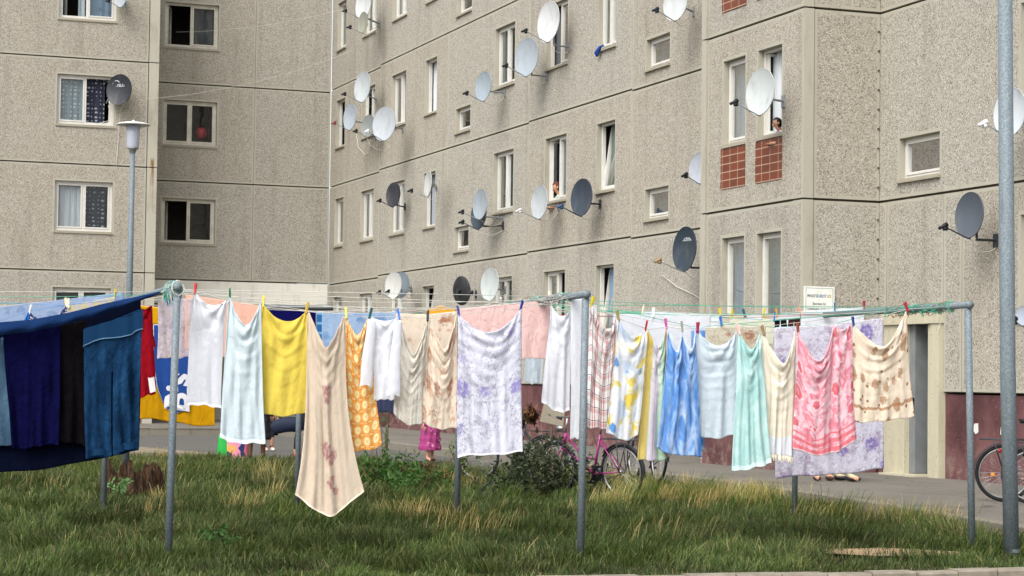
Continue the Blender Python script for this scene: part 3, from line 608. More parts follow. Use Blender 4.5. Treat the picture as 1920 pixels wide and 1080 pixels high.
# thick pole at right
P = on_z(1897, 1040, 0); pr = thing('steel_pole', P, 'thick galvanised steel pole at the right edge of the lawn', 'pole')
mb = MB(); mb.smooth = True; tp = on_plane(1896, -500, P, P+np.array([1, -.37, 0])); mb.tube([P-np.array([0, 0, .1]), np.array([P[0]-.045, P[1], 1.6]), np.array([P[0]-.09, P[1], 5.5])], [.066, .066, .062], 24); mb.build('shaft', M_GALV, pr)
mb = MB(); mb.lathe([(.068, 0), (.068, .03)], P+np.array([-.0, 0, .02]), n=24); mb.build('collar', M_GALV, pr)
# ---------------------------------------------------------------- lamp
d = ray(241.5, 560); d = d/d[1]; LY = 29.5; base = EYE+d*LY; base[2] = 0
lp = thing('street_lamp', base, 'grey street lamp with white mushroom cap in front of the left block', 'street lamp')
tp = on_plane(249, 278, base, base+np.array([1, -.37, 0])); tp2 = on_plane(252, 233, base, base+np.array([1, -.37, 0]))
mb = MB(); mb.smooth = True; mb.tube([base+np.array([0, 0, -.1]), base*.4+tp*.6+np.array([0, 0, 0]), tp], [.055, .045, .034], 14); mb.build('post', M_GALV, lp)
t = T('frosted_lamp_glass'); M_FROST = t.pbr('c9cedb', .35, spec=.4, transl=.3); H = tp2[2]-tp[2]
mb = MB(); mb.smooth = True; mb.lathe([(.05, -.015), (.078, .0), (.086, .02), (.093, H*.5), (.102, H), (.0, H)], tp, n=28); mb.build('lamp_glass', M_FROST, lp)
mb = MB(); mb.smooth = True; mb.lathe([(.04, -.07), (.05, -.03), (.083, -.005), (.08, .012), (0, .012)], tp, n=24); mb.build('collar', M_ALU, lp)
mb = MB(); mb.smooth = True; mb.lathe([(.0, -.01), (.235, -.015), (.24, -.005), (.2, .012), (.12, .027), (.03, .034), (.018, .045), (.011, .06), (0, .064)], tp+np.array([0, 0, H]), n=36); mb.build('cap', M_WHITE, lp)
# ---------------------------------------------------------------- satellite dishes
def vdish(name):
    pass
M_DISH = {}
def dishmat(c):
    if c not in M_DISH:
        t = T('dish_paint_'+c); o = t.obj(); n = t.noise(t.map(o, (3, 3, 1)), 2.5, 4); M_DISH[c] = t.pbr(t.mix(t.m2('MULTIPLY', t.step(n, .45, .8), .35), tuple(x*.66 for x in lin(c)[:3]), '66655e'), .45, spec=.35)
    return M_DISH[c]
M_CABLE = plain('white_cable', 'c9c6ba', .6)
def dish(label, px, py, hpx, wpx, X, col, anchor, off=.5, lnb='16171a', arm=True, plane='X', tilt=.06, back=False, words=None, cable=True, armcol=None):
    Wp = on_x(*anchor, X) if plane == 'X' else on_y(*anchor, X)
    C = on_x(px, py, X-off) if plane == 'X' else on_y(px, py, X-off)
    D = hpx*depth(C)/CF; th = math.acos(min(.98, 1.06*wpx/hpx)); v = EYE-C; az = math.atan2(v[1], v[0])-th if not back else math.atan2(v[1], v[0])+math.pi-th
    n = np.array([math.cos(az)*math.cos(tilt), math.sin(az)*math.cos(tilt), math.sin(tilt)]); nh = np.array([math.cos(az), math.sin(az), 0])
    u = np.array([0, 0, 1.])-n*n[2]; u /= np.linalg.norm(u); rr = np.cross(u, n)
    root = thing('satellite_dish', Wp, label, 'satellite dish', 'satellite dishes on the apartment blocks')
    R = D/2; dp = .09*D; mb = MB(); mb.smooth = True
    prof = [(0, -dp)] + [(R*f, -dp*(1-f*f)) for f in (.25, .5, .75, .92, 1)] + [(R*1.015, .004), (R*1.02, -.012), (R*.97, -.02)] + [(R*f, -dp*(1-f*f)-.015) for f in (.85, .6, .3)] + [(0, -dp-.015)]
    mb.lathe(prof, C, n, 36, ex=rr, sx=.94); mb.build('reflector', dishmat(col), root)
    bot = C-u*R*.98; ac = armcol or ('8d9092' if col > '7' else '3a3d42'); am = plain('arm_'+ac, ac, .45, .3)
    bk = C-n*(dp+.05)-u*R*.45
    if arm:
        L = bot+nh*D*.62+np.array([0, 0, D*.2]); mb = MB(); mb.smooth = True; mb.tube([bk, bot-n*.03-u*.02, bot+nh*.05, L], .011, 8); mb.build('arm', am, root)
        lm = plain('lnb_'+lnb, lnb, .5); ld = (C-L)/np.linalg.norm(C-L)
        mb = MB(); mb.smooth = True; mb.lathe([(0, -.11), (.022, -.11), (.024, -.03), (.032, -.02), (.034, .03), (0, .035)], L+np.array([0, 0, .02]), ld, 12); mb.box(L[0]-.025, L[0]+.025, L[1]-.025, L[1]+.025, L[2]-.05, L[2]-.005); mb.build('receiver', lm, root)
    mb = MB(); c0 = C-n*(dp+.015); mb.smooth = False
    mb.tube([c0, c0-n*.06], .05, 10); e1 = c0-n*.07-u*R*.25; e2 = c0-n*.07-u*R*.75
    mid = np.array([e2[0], e2[1], Wp[2]]); mb.tube([c0-n*.06+u*.05, e1, mid+np.array([0, 0, .02])], .018, 8); mb.tube([mid, Wp], .018, 8)
    q = Wp; mb.box(q[0]-.02 if plane == 'X' else q[0]-.05, q[0]-.002 if plane == 'X' else q[0]+.05, q[1]-.05 if plane == 'X' else q[1]-.02, q[1]+.05 if plane == 'X' else q[1]-.002, q[2]-.09, q[2]+.09); mb.build('bracket', am if col > '7' else M_DKMET, root)
    if cable:
        mb = MB(); a = mid if not arm else bot-n*.03; b = Wp+np.array([0, 0, -.1]); m_ = (a+b)/2-np.array([0, 0, .12]); mb.tube([a, (a+m_)/2-np.array([0, 0, .05]), m_, (b+m_)/2-np.array([0, 0, .02]), b+np.array([-.005, 0, 0])], .005, 5); mb.build('cable', M_CABLE, root)
    if words:
        body, size, up, c, arc = words; rot = Matrix((rr, u, n)).transposed(); p = C+u*R*up-n*(dp*(1-up*up))+n*.012
        text(body, D*size, p, rot, plain('dish_ink', c, .6), root)
        if arc:
            mb = MB(); mb.smooth = True; q0 = C+u*R*(up+.16)-rr*R*.3-n*dp*.7+n*.01
            mb.tube([q0+rr*R*.26*math.cos(a)+u*R*.24*math.sin(a) for a in np.linspace(.5, 3.1, 12)], D*.012, 6); mb.build('emblem', plain('dish_ink', c, .6), root)
    return root
F = X2
dish('dark grey dish with white maker lettering and arc beside a window of the left block', 223, 168, 58, 46, YL, '2f343c', (238, 180), .35, arm=False, plane='Y', words=('SATELLITE', .13, .22, 'c9ccd0', True))
dish('pale dish at the top left window, cut by the picture edge', 226, -6, 40, 22, YL, 'b9c0c6', (236, 8), .4, plane='Y')
dish('white dish high up near the inner corner, above the olive one', 681, 8, 58, 28, F, 'dfe2e2', (709, 44), .6)
dish('olive-white dish hanging low beneath the top corner dish', 680, 42, 40, 17, F, 'a9ab9b', (712, 45), .7)
dish('white upright dish on a long arm above the corner cluster', 679, 163, 58, 29, F, 'ccd3d6', (705, 186), .6)
dish('slim pale blue dish left in the corner cluster', 656, 219, 50, 24, F, 'b6bfc8', (702, 232), .75, lnb='7a3f3a')
dish('small grey dish half hidden behind the big cluster dish', 690, 236, 42, 24, F, '9aa09f', (704, 258), .45)
dish('big pale dish of the corner cluster beside the blowing curtain', 720, 232, 64, 42, F, 'c5ccd2', (755, 242), .75, lnb='d8d8d8')
dish('light blue-grey dish above the lone small window', 906, 162, 56, 29, F, 'a9b6c0', (947, 174), .55)
dish('blue-grey dish overlapping the white dish with the red curtain', 987, 107, 73, 43, F, 'b3bdc6', (1026, 143), .5)
dish('large white dish in front of the red curtained window', 1028, 41, 77, 40, F, 'e3e6e6', (1067, 88), .5)
dish('white dish cut off by the top of the picture', 1266, 4, 70, 44, F, 'dfe4e4', (1300, 22), .55, lnb='222a3a')
dish('white dish with a yellowed patch in front of the child at the stair window', 1425, 172, 88, 52, XB, 'd6dddb', (1470, 190), .5, armcol='8d9092', cable=False)
dish('white dish with blue stripes half behind the thick steel pole', 1893, 210, 92, 58, F, 'd9e0e4', (1925, 232), .5, lnb='d8d8d8')
dish('slate grey dish on the wall above the entrance', 1817, 403, 86, 51, F, '5b636d', (1868, 451), .45)
dish('dark blue dish with faint lettering beside the stair bay', 1283, 467, 84, 43, F, '34424e', (1338, 503), .55, lnb='8d7650', words=('Technika', .16, .38, '8592a0', False), armcol='9a9c98')
dish('dark blue dish under the tilted window, right of the woman', 1090, 370, 70, 39, F, '3b4654', (1126, 383), .45, lnb='2c4568', armcol='26292e')
dish('white dish under the window where the woman leans out', 1011, 379, 63, 30, F, 'c3cacd', (1048, 387), .5, lnb='c8c8c4')
dish('lilac-white dish mostly hidden by the edge of the stair bay', 1312, 315, 58, 40, F, 'c0c6d2', (1322, 330), .35)
dish('pale blue dish of the stacked pair', 900, 383, 57, 26, F, 'a8b4bc', (943, 408), .55)
dish('dark dish below the pale one of the stacked pair', 897, 403, 54, 28, F, '3f4c58', (944, 423), .45)
dish('small dark dish in front of a second floor window', 737, 365, 46, 26, F, '3b3c44', (760, 388), .45)
dish('thin white dish seen edge-on before a curtained window', 802, 345, 48, 13, F, 'd4d6d4', (818, 352), .6)
dish('white dish of the pair low above the washing line, turned away', 737, 535, 50, 30, F, 'd9dad4', (772, 546), .85)
dish('blue-grey dish of the low pair, in front of the white one', 751, 534, 48, 32, F, '8f9ca6', (771, 540), .55)
dish('black dish low above the orange garment', 866, 545, 54, 32, F, '25272c', (893, 552), .5, back=True, arm=False)
dish('white dish low beside the black dish', 918, 533, 62, 33, F, 'ccd4d2', (948, 544), .5)
dish('pale dish low at the far right, cut by the picture edge', 1918, 592, 36, 26, F, 'b9c3d2', (1932, 600), .4)
# ---------------------------------------------------------------- laundry: fabrics
def cloth(name, fn, transl=.22, rough=.95, wr=.6, weave=900, sheen=0., spec=.03):
    t = T(name); uv = t.uv(); c = fn(t, uv)
    if isinstance(c, str): c = lin(c)
    w1 = t.noise(t.map(uv, (1, .6, 1), (0, 0, .5)), 13, 5, .62, 1.1); w2 = t.noise(t.vm('ADD', uv, (3.1, 1.7, 0)), weave*.25, 2)
    h = t.m2('ADD', t.m2('MULTIPLY', w1, 1.), t.m2('MULTIPLY', w2, .12))
    return t.pbr(c, rough, spec=spec, bump=h, bs=wr, bd=.02, transl=transl*1.5, sheen=sheen)
def toned(t, uv, col, v=.08):
    c = lin(col)[:3]; return t.ramp(t.noise(uv, 7, 4, .6), [(.3, tuple(x*(1-v) for x in c)), (.7, tuple(min(1, x*(1+v)) for x in c))])
def f_plain(col, v=.08): return lambda t, uv: toned(t, uv, col, v)
def f_floral(base, flower, leaf, line, sc=3.4, dens=.30, lines=True, lw=.55):
    def fn(t, uv):
        wv = t.vm('ADD', uv, t.vm('SCALE', t.vm('SUBTRACT', t.noise(uv, 14, 3, .6, 0, True), (.5, .5, .5)), .05))
        d = t.vor(wv, sc, rnd=.55); pt = t.m2('ADD', d, t.m2('MULTIPLY', t.m2('SUBTRACT', t.noise(uv, 34, 3, .7), .5), .35))
        a = toned(t, uv, base, .04)
        lf = t.m2('MULTIPLY', t.step(t.noise(t.vm('ADD', uv, (5, 5, 0)), 11, 4, .65), .52, .58), t.step(d, .75, .5))
        a = t.mix(t.m2('MULTIPLY', lf, .8), a, leaf)
        a = t.mix(t.m2('MULTIPLY', t.step(pt, dens, dens-.1), t.step(t.noise(uv, 26, 2), .25, .6)), a, flower)
        if lines:
            e = t.vor(wv, sc*6.5, 'DISTANCE_TO_EDGE'); sn = t.m2('ABSOLUTE', t.m2('SUBTRACT', t.noise(t.vm('ADD', uv, (2, 7, 0)), 19, 3, .55, .8), .5)); a = t.mix(t.m2('MULTIPLY', t.m2('MULTIPLY', t.step(sn, .03, .008), t.step(d, .8, .55)), lw), a, line)
            a = t.mix(t.m2('MULTIPLY', t.m2('MULTIPLY', t.step(e, .08, .02), t.step(d, .36, .25)), .5*lw), a, line)
            s = t.vor(uv, 55, rnd=1.); a = t.mix(t.m2('MULTIPLY', t.m2('MULTIPLY', t.step(s, .24, .14), t.step(t.noise(uv, 6, 2), .5, .6)), .7), a, line)
        return a
    return fn
def f_check(t, uv):
    x, y, z = t.xyz(uv); a = toned(t, uv, 'f2eeec', .02)
    a = t.mix(t.m2('MULTIPLY', t.band(y, .115, .0, .33, .03), .45), a, 'c98f8c')
    for off in (0, .022): a = t.mix(t.m2('MULTIPLY', t.band(x, .12, .0, .07, off), .85), a, 'bb4347')
    a = t.mix(t.band(x, .12, .5, .54), a, '4a4658'); return t.mix(t.band(y, .115, .62, .665), a, '4a4658')
def f_orange(t, uv):
    x, y, z = t.xyz(uv); n = t.noise(uv, 12, 3); a = t.mix(n, 'dd8d2c', 'eaa24a')
    g = t.vor(uv, 9.5, rnd=0.); a = t.mix(t.m2('MULTIPLY', t.step(g, .36, .33), t.step(n, .28, .38)), a, 'efdfa6')
    a = t.mix(t.m2('MULTIPLY', t.step(g, .13, .1), .6), a, 'e5b877')
    r = t.m2('MULTIPLY', t.step(g, .42, .43), t.step(g, .48, .47)); a = t.mix(t.m2('MULTIPLY', r, .7), a, 'f0cd97')
    a = t.mix(t.m2('MULTIPLY', t.m2('MULTIPLY', t.band(y, .105, .44, .56), t.band(x, .105, .3, .7)), .8), a, 'f2d9a8')
    hem = t.m2('GREATER_THAN', t.m2('ABSOLUTE', t.m2('SUBTRACT', y, .59)), .525)
    return t.mix(hem, a, t.mix(t.band(x, .026, 0, .55), 'e39a3c', 'f1e0b4'))
def f_yb(t, uv):
    n = t.noise(uv, 5.5, 4, .6, .5); a = toned(t, uv, 'eceff3', .03); a = t.mix(t.step(n, .5, .6), a, 'e8d568')
    b = t.noise(t.vm('ADD', uv, (9, 2, 0)), 5, 3); a = t.mix(t.m2('MULTIPLY', t.step(b, .52, .66), .6), a, 'b4cbe6')
    d = t.m2('ADD', t.vor(uv, 6.2, rnd=.6), t.m2('MULTIPLY', t.m2('SUBTRACT', t.noise(uv, 70, 2), .5), .3)); return t.mix(t.step(d, .27, .2), a, '6ea6dd')
def f_stripe(t, uv):
    x, y, z = t.xyz(uv); q = t.m2('DIVIDE', x, .40); a = t.ramp(q, [(0, 'e8d36a'), (.22, 'e2c657'), (.24, 'c9cf86'), (.3, 'e9e6ea'), (.42, 'c7b6cc'), (.44, '9a88a4'), (.46, 'dcd4e2'), (.6, 'e6eae6'), (.63, 'bcd9c2'), (.86, 'b3d6bd'), (.9, 'e2a04a'), (.94, 'e3ab5c'), (.97, 'e8e6df')])
    return t.mix(t.m2('MULTIPLY', t.noise(uv, 30, 3), .25), a, 'f2f2ee')
def f_blue(t, uv):
    x, y, z = t.xyz(uv); n = t.noise(t.map(uv, (1, .35, 1)), 7, 4, .6, 1.2); a = t.ramp(n, [(.3, '4a7fc8'), (.46, '6f9fda'), (.56, 'aac6ea'), (.7, 'd0def3')])
    return t.mix(t.m2('GREATER_THAN', t.m2('ABSOLUTE', t.m2('SUBTRACT', y, .555)), .515), a, 'cfdcf0')
def f_pink(t, uv):
    x, y, z = t.xyz(uv); n = t.noise(uv, 9, 5, .65, 1.5); a = t.ramp(n, [(.35, 'de7f90'), (.46, 'e8a0ae'), (.52, 'f0c4cd'), (.66, 'efd3da')])
    d = t.m2('ADD', t.vor(uv, 4.2, rnd=.4), t.m2('MULTIPLY', t.m2('SUBTRACT', t.noise(uv, 26, 3), .5), .25)); a = t.mix(t.step(d, .26, .22), a, 'e27783')
    a = t.mix(t.m2('MULTIPLY', t.step(d, .24, .27), t.step(d, .32, .29)), a, 'f2d3d8'); a = t.mix(t.m2('MULTIPLY', t.step(d, .12, .1), .6), a, 'eeb3ba')
    bd = t.m2('MULTIPLY', t.m2('GREATER_THAN', y, .86), t.band(y, .07, 0, .5)); a = t.mix(bd, a, 'e4808a'); return t.mix(t.m2('GREATER_THAN', y, 1.02), a, 'f0d8dc')
def f_tan(t, uv):
    x, y, z = t.xyz(uv); a = toned(t, uv, 'f3e6d3', .03); d = t.vor(uv, 13, rnd=.7); a = t.mix(t.step(d, .25, .18), a, 'a8845c')
    e = t.m2('ADD', t.vor(t.map(uv, (1, .6, 1)), 8.5, rnd=.6), t.m2('MULTIPLY', t.m2('SUBTRACT', t.noise(uv, 40, 4, .7), .5), .5)); a = t.mix(t.m2('MULTIPLY', t.step(e, .38, .31), .8), a, 'b8906f')
    yy = t.m2('ADD', y, t.m2('MULTIPLY', t.m2('SUBTRACT', t.noise(t.map(uv, (1, .0, 1)), 18, 3), .5), .09)); b = t.m2('MULTIPLY', t.step(yy, .685, .695), t.step(yy, .725, .715))
    return t.mix(t.m2('MULTIPLY', b, .8), a, 'b8875c')
def f_beige(t, uv):
    a = toned(t, uv, 'd9cab6', .05); x, y, z = t.xyz(uv)
    k = t.step(t.noise(uv, 30, 3), .36, .6); nz = t.m2('MULTIPLY', t.m2('SUBTRACT', t.noise(uv, 24, 4, .7), .5), .16)
    for cx, cy, r in ((.40, .40, .10), (.37, .88, .09), (.45, .95, .08), (.42, 1.14, .06), (.47, 1.24, .05)):
        d = t.m2('ADD', t.m2('POWER', t.m2('ADD', t.m2('POWER', t.m2('ABSOLUTE', t.m2('SUBTRACT', x, cx)), 2.), t.m2('POWER', t.m2('ABSOLUTE', t.m2('SUBTRACT', y, cy)), 2.)), .5), nz)
        a = t.mix(t.m2('MULTIPLY', t.step(d, r, r*.6), t.m2('ADD', t.m2('MULTIPLY', k, .55), .25)), a, 'a4646c')
    return a
def f_cream(t, uv):
    x, y, z = t.xyz(uv); a = toned(t, uv, 'f0e9d8', .03); a = t.mix(t.m2('MULTIPLY', t.m2('GREATER_THAN', y, .79), t.m2('LESS_THAN', y, .97)), a, 'e8ebf0'); return t.mix(t.m2('MULTIPLY', t.m2('GREATER_THAN', y, .97), .6), a, 'eadfae')
def f_denim(c1, c2, seam='7f8ea0'):
    def fn(t, uv):
        x, y, z = t.xyz(uv); n = t.noise(t.map(uv, (1, .4, 1)), 7, 5, .65); w = t.noise(uv, 420, 2)
        a = t.mix(t.m2('MULTIPLY', w, .5), t.mix(t.step(n, .35, .7), c1, c2), c1); return a
    return fn
def f_hstripe(a_, b_, p, r=.5):
    return lambda t, uv: t.mix(t.band(t.xyz(uv)[1], p, 0, r), a_, b_)
def f_vstripe(a_, b_, p, r=.5):
    return lambda t, uv: t.mix(t.m2('MULTIPLY', t.band(t.xyz(uv)[0], p, 0, r), .7), toned(t, uv, a_, .05), b_)
FAB = {}
def fab(k):
    if k in FAB: return FAB[k]
    D = dict(
        white=lambda: cloth('white_cotton', f_plain('eef0f5', .02), .3), white2=lambda: cloth('white_terry', f_plain('e8ebf0', .02), .25), paleblue=lambda: cloth('pale_blue_terry', f_plain('d3e0e5', .04), .2, weave=1400),
        iceblue=lambda: cloth('ice_blue_cotton', f_plain('d9e4eb', .03), .25), yellow=lambda: cloth('yellow_jersey', f_plain('ead764', .05), .25), beige=lambda: cloth('beige_terry_with_roses', f_beige, .2),
        orange=lambda: cloth('orange_circle_terry', f_orange, .15), cream=lambda: cloth('cream_cotton', f_floral('e6e2d8', 'cdc2b0', 'd8cfc0', 'aba08f', 4, .2), .25), creamfl=lambda: cloth('cream_cotton_brown_flowers', f_floral('e8dccb', 'b5836a', 'cba98f', 'b1927a', 5, .4, False), .25),
        lilac=lambda: cloth('lilac_floral_sheet', f_floral('e4e5f0', 'a59ad8', 'bfc0cd', '84849a', 3.6, .33), .25), lilac2=lambda: cloth('violet_floral_sheet', f_floral('e2e0ec', '9686cc', 'c2b4c8', '8a7f9c', 3.6, .36), .25),
        check=lambda: cloth('red_check_terry', f_check, .2), yb=lambda: cloth('yellow_blue_floral_cotton', f_yb, .25), stripe=lambda: cloth('striped_terry', f_stripe, .2), blue=lambda: cloth('blue_streaked_terry', f_blue, .18),
        aqua=lambda: cloth('aqua_terry', lambda t, uv: t.mix(t.step(t.noise(uv, 4, 3), .4, .65), 'b4dcd9', 'cde8e5'), .2), fringe=lambda: cloth('cream_banded_terry', f_cream, .2), pink=lambda: cloth('pink_batik_terry', f_pink, .18), tan=lambda: cloth('tan_print_cotton', f_tan, .25),
        peach=lambda: cloth('peach_cotton', f_plain('f4cbb8', .03), .3), rose=lambda: cloth('rose_quilt', f_plain('eccac6', .04), .2, wr=1.), navy=lambda: cloth('navy_sheet', f_plain('080d20', .15), .08), navydeep=lambda: cloth('deep_blue_cotton', f_plain('10104a', .12), .08),
        indigo=lambda: cloth('indigo_trousers', f_plain('0a0a32', .25), .03, wr=1.2), black=lambda: cloth('black_trousers', f_plain('0e0c10', .25), .02, wr=1.2), jeans=lambda: cloth('blue_denim', f_denim('0e2640', '21486e'), .03, wr=1.3), ljeans=lambda: cloth('light_denim', f_denim('31485c', '4d687e'), .03),
        bluepat=lambda: cloth('blue_patterned_sheet', f_floral('a9c1dc', '7fa2cc', '8fb0d6', '6f94c2', 6, .4, False), .25), greyblue=lambda: cloth('pale_blue_crumpled_sheet', f_floral('a6b9d6', '8ea5c8', '9fb3d2', '7d93b8', 7, .4, False), .25), slate=lambda: cloth('slate_cotton', f_plain('4a5070', .1), .1),
        gold=lambda: cloth('golden_yellow_cotton', f_plain('cf9a14', .08), .12), red=lambda: cloth('dark_red_jersey', f_plain('8f1220', .08), .1), pillow=lambda: cloth('pale_grey_print', f_floral('d2c8ce', 'bfb2c2', 'c3b4b0', '98899a', 9, .35), .2),
        sailor=lambda: cloth('navy_striped_jersey', f_hstripe('d8d2d6', '25274a', .022), .2), bright=lambda: cloth('bright_blue_cotton', f_plain('2f6fc0', .08), .15), plaid=lambda: cloth('pale_plaid_sheet', f_vstripe('cfcbc6', 'd5cc9a', .12), .25), tealstripe=lambda: cloth('blue_banded_terry', f_hstripe('2f6ea8', '7fb0d6', .09, .25), .15),
        orangey=lambda: cloth('orange_yellow_jersey', f_plain('eeb32e', .05), .2), palecream=lambda: cloth('pale_cream_cotton', f_plain('e2e2cf', .03), .25), creamfl2=lambda: cloth('cream_rose_cotton', f_floral('dcd6c4', 'b8846c', 'c7b598', '9f8d78', 6, .33), .25), socks=lambda: cloth('black_sock_knit', f_plain('15141a', .2), 0), bsocks=lambda: cloth('brown_sock_knit', f_plain('3a241f', .2), 0))
    FAB[k] = D[k](); return FAB[k]
# ---------------------------------------------------------------- laundry: cloth solver
NU, NV = 40, 48; SP = []
def rowplane(sec, t): return barpt(sec, t), barpt(sec+1, t)
def hang(name, cat, label, short, sec, t, pins, W, H, fk, amp=.02, taut=False, pegs=(), group=None, legs=0, sub=1, bl=None, br=None, mid=0., S=20., p=1.8, k=1.2, bp=2., cowl=1., vest=0):
    """pins: (u, px, py); W, H in photo pixels at the line; bl, br: lower corners; S: depth of the swag between pins, p: its shape"""
    SP.append(dict(name=name, cat=cat, label=label, short=short, sec=sec, t=t, pins=pins, W=W, H=H, fk=fk, amp=amp, taut=taut, pegs=pegs, group=group, legs=legs, sub=sub, bl=bl, br=br, mid=mid, S=S, p=p, k=k, bp=bp, cowl=cowl, vest=vest))
SH, TW, GA = 'sheet', 'towel', 'garment'
g1 = 'laundry on the washing lines'
# middle-left span, front row
hang('vest', 'vest', 'white sleeveless vest with scooped neck, first to the right of the left steel post', 'white vest', 1, .05, [(.1, 366, 546), (.92, 424, 562)], 76, 214, 'white', pegs=((0, 'red'),), amp=.012, bl=(351, 758), br=(415, 764), S=18, p=2.4, k=.5, cowl=.4)
hang('towel', TW, 'pale blue terry towel between the white vest and the yellow garment', 'pale blue towel', 1, .04, [(.12, 431, 556), (.95, 488, 568)], 112, 250, 'paleblue', pegs=((0, 'green'),), amp=.03, bl=(412, 822), br=(497, 832), mid=4, S=48, p=1.7)
hang('pullover', 'pullover', 'bright yellow jersey garment hung upside down with its neck open at the bottom', 'yellow jersey', 1, .055, [(.05, 494, 570), (.95, 575, 582)], 126, 180, 'yellow', pegs=((0, 'yellow'), (1, 'mustard')), amp=.03, bl=(466, 770), br=(577, 774), mid=7, S=26, p=2.2, k=.9)
hang('towel', TW, 'long beige bath towel with reddish flowers hanging almost to the grass', 'long beige towel', 1, .03, [(.06, 579, 583), (.94, 645, 590)], 176, 325, 'beige', pegs=(), amp=.04, bl=(552, 930), br=(682, 922), mid=42, bp=1.25, S=66, p=1.25, k=3)
hang('towel', TW, 'orange towel patterned with pale circles', 'orange towel', 1, .05, [(.05, 649, 592), (.95, 690, 594)], 108, 232, 'orange', pegs=((0, 'yellow'),), amp=.03, bl=(636, 842), br=(717, 834), mid=9, S=36, p=1.5, k=1.5)
hang('shirt', 'shirt', 'white long sleeved shirt with sleeves dangling, beside the orange towel', 'white shirt', 1, .035, [(.05, 694, 592), (.95, 748, 594)], 66, 150, 'white', pegs=((0, 'teal'), (1, 'blue')), amp=.02, bl=(702, 748), br=(739, 747), mid=3, S=9, p=2, k=1)
hang('bed_sheet', SH, 'cream sheet slung in a deep fold between blue and dark pegs', 'left cream sheet', 1, .045, [(.04, 750, 595), (.96, 802, 597)], 142, 166, 'cream', pegs=((1, 'dark'),), amp=.03, bl=(737, 776), br=(797, 792), mid=12, S=68, p=1.35)
hang('bed_sheet', SH, 'cream sheet with brown flowers, slung left of the lilac floral sheet', 'brown flowered sheet', 1, .045, [(.04, 807, 597), (.96, 856, 590)], 132, 172, 'creamfl', amp=.03, bl=(789, 792), br=(857, 803), mid=6, S=62, p=1.4)
hang('bed_sheet', SH, 'pale cream sheet with rusty blooms hanging flat behind the slung cream sheets', 'rusty bloom sheet', 1, .11, [(0, 742, 588), (.5, 800, 590), (1, 857, 584)], 116, 200, 'creamfl', taut=True, amp=.01)
hang('bed_sheet', SH, 'big white sheet with lilac flowers filling the middle of the line', 'lilac floral sheet', 1, .04, [(.02, 860, 588), (.98, 977, 578)], 158, 265, 'lilac', pegs=((0, 'violet'), (1, 'royal')), amp=.025, bl=(857, 858), br=(979, 848), mid=-1, S=40, p=2, k=1.6)
# middle-left span, rows behind
hang('pillowcase', 'pillowcase', 'pale printed pillowcase with a buttoned panel behind the left steel post', 'printed pillowcase', 1, .3, [(0, 296, 566), (1, 362, 560)], 72, 108, 'pillow', taut=True, amp=.012)
hang('bed_sheet', SH, 'peach sheet showing over the white vest and pale towel', 'peach sheet', 1, .3, [(0, 348, 552), (1, 492, 574)], 146, 105, 'peach', taut=True, amp=.01)
hang('bedcover', 'bedcover', 'golden yellow cover with a blue crest reading Bis', 'golden cover', 1, .75, [(0, 255, 572), (.35, 310, 578), (1, 404, 588)], 150, 212, 'gold', taut=True, amp=.015, sub=1)
hang('jersey', 'jersey', 'dark red sports jersey with white trim beside the blue jeans', 'red jersey', 1, .5, [(.1, 254, 568), (.9, 284, 572)], 46, 172, 'red', amp=.02, bl=(257, 748), br=(292, 738), S=10)
hang('bed_sheet', SH, 'deep navy cloth glimpsed in the dip of the yellow jersey', 'navy cloth', 1, .55, [(0, 505, 578), (1, 592, 584)], 90, 80, 'navydeep', taut=True, amp=.01)
hang('towel', TW, 'narrow blue banded towel glimpsed beside the beige towel', 'banded blue towel', 1, .45, [(0, 594, 585), (1, 612, 586)], 24, 110, 'tealstripe', taut=True, amp=.01)
hang('bed_sheet', SH, 'light blue patterned sheet behind the orange towel and white shirt', 'light blue sheet', 1, .38, [(0, 604, 587), (.5, 680, 587), (1, 752, 584)], 150, 88, 'bluepat', taut=True, amp=.012)
hang('shorts', 'shorts', 'slate blue shorts whose hems show under the white shirt', 'slate shorts', 1, .5, [(0, 700, 588), (1, 740, 588)], 44, 186, 'slate', taut=True, amp=.015)
hang('shirt', 'shirt', 'orange yellow shirt peeping over the cream sheets', 'orange yellow shirt', 1, .6, [(.1, 800, 580), (.5, 826, 573), (.9, 852, 580)], 62, 120, 'orangey', taut=True, amp=.015)
hang('bed_sheet', SH, 'rose pink quilt hanging right of the lilac floral sheet', 'rose quilt', 1, .3, [(0, 862, 579), (.5, 940, 571), (1, 1031, 561)], 170, 108, 'rose', taut=True, amp=.012, pegs=((1, 'white'), (2, 'cream')))
hang('tshirt', 't-shirt', 'white t-shirt hanging left of the middle steel post', 'white t-shirt', 1, .14, [(.04, 1034, 572), (.96, 1074, 573)], 62, 186, 'white', amp=.025, bl=(1014, 754), br=(1067, 772), mid=6, S=20, p=2)
hang('bed_sheet', SH, 'long narrow white cloth just left of the middle steel post', 'narrow white cloth', 1, .1, [(0, 1070, 562), (1, 1092, 560)], 30, 262, 'white2', taut=True, amp=.012)
hang('shirt', 'shirt', 'pale blue shirt tail hanging below the rose quilt', 'pale blue shirt', 1, .6, [(.1, 984, 582), (.9, 1018, 578)], 46, 132, 'iceblue', amp=.02, bl=(984, 716), br=(1016, 722), S=12)
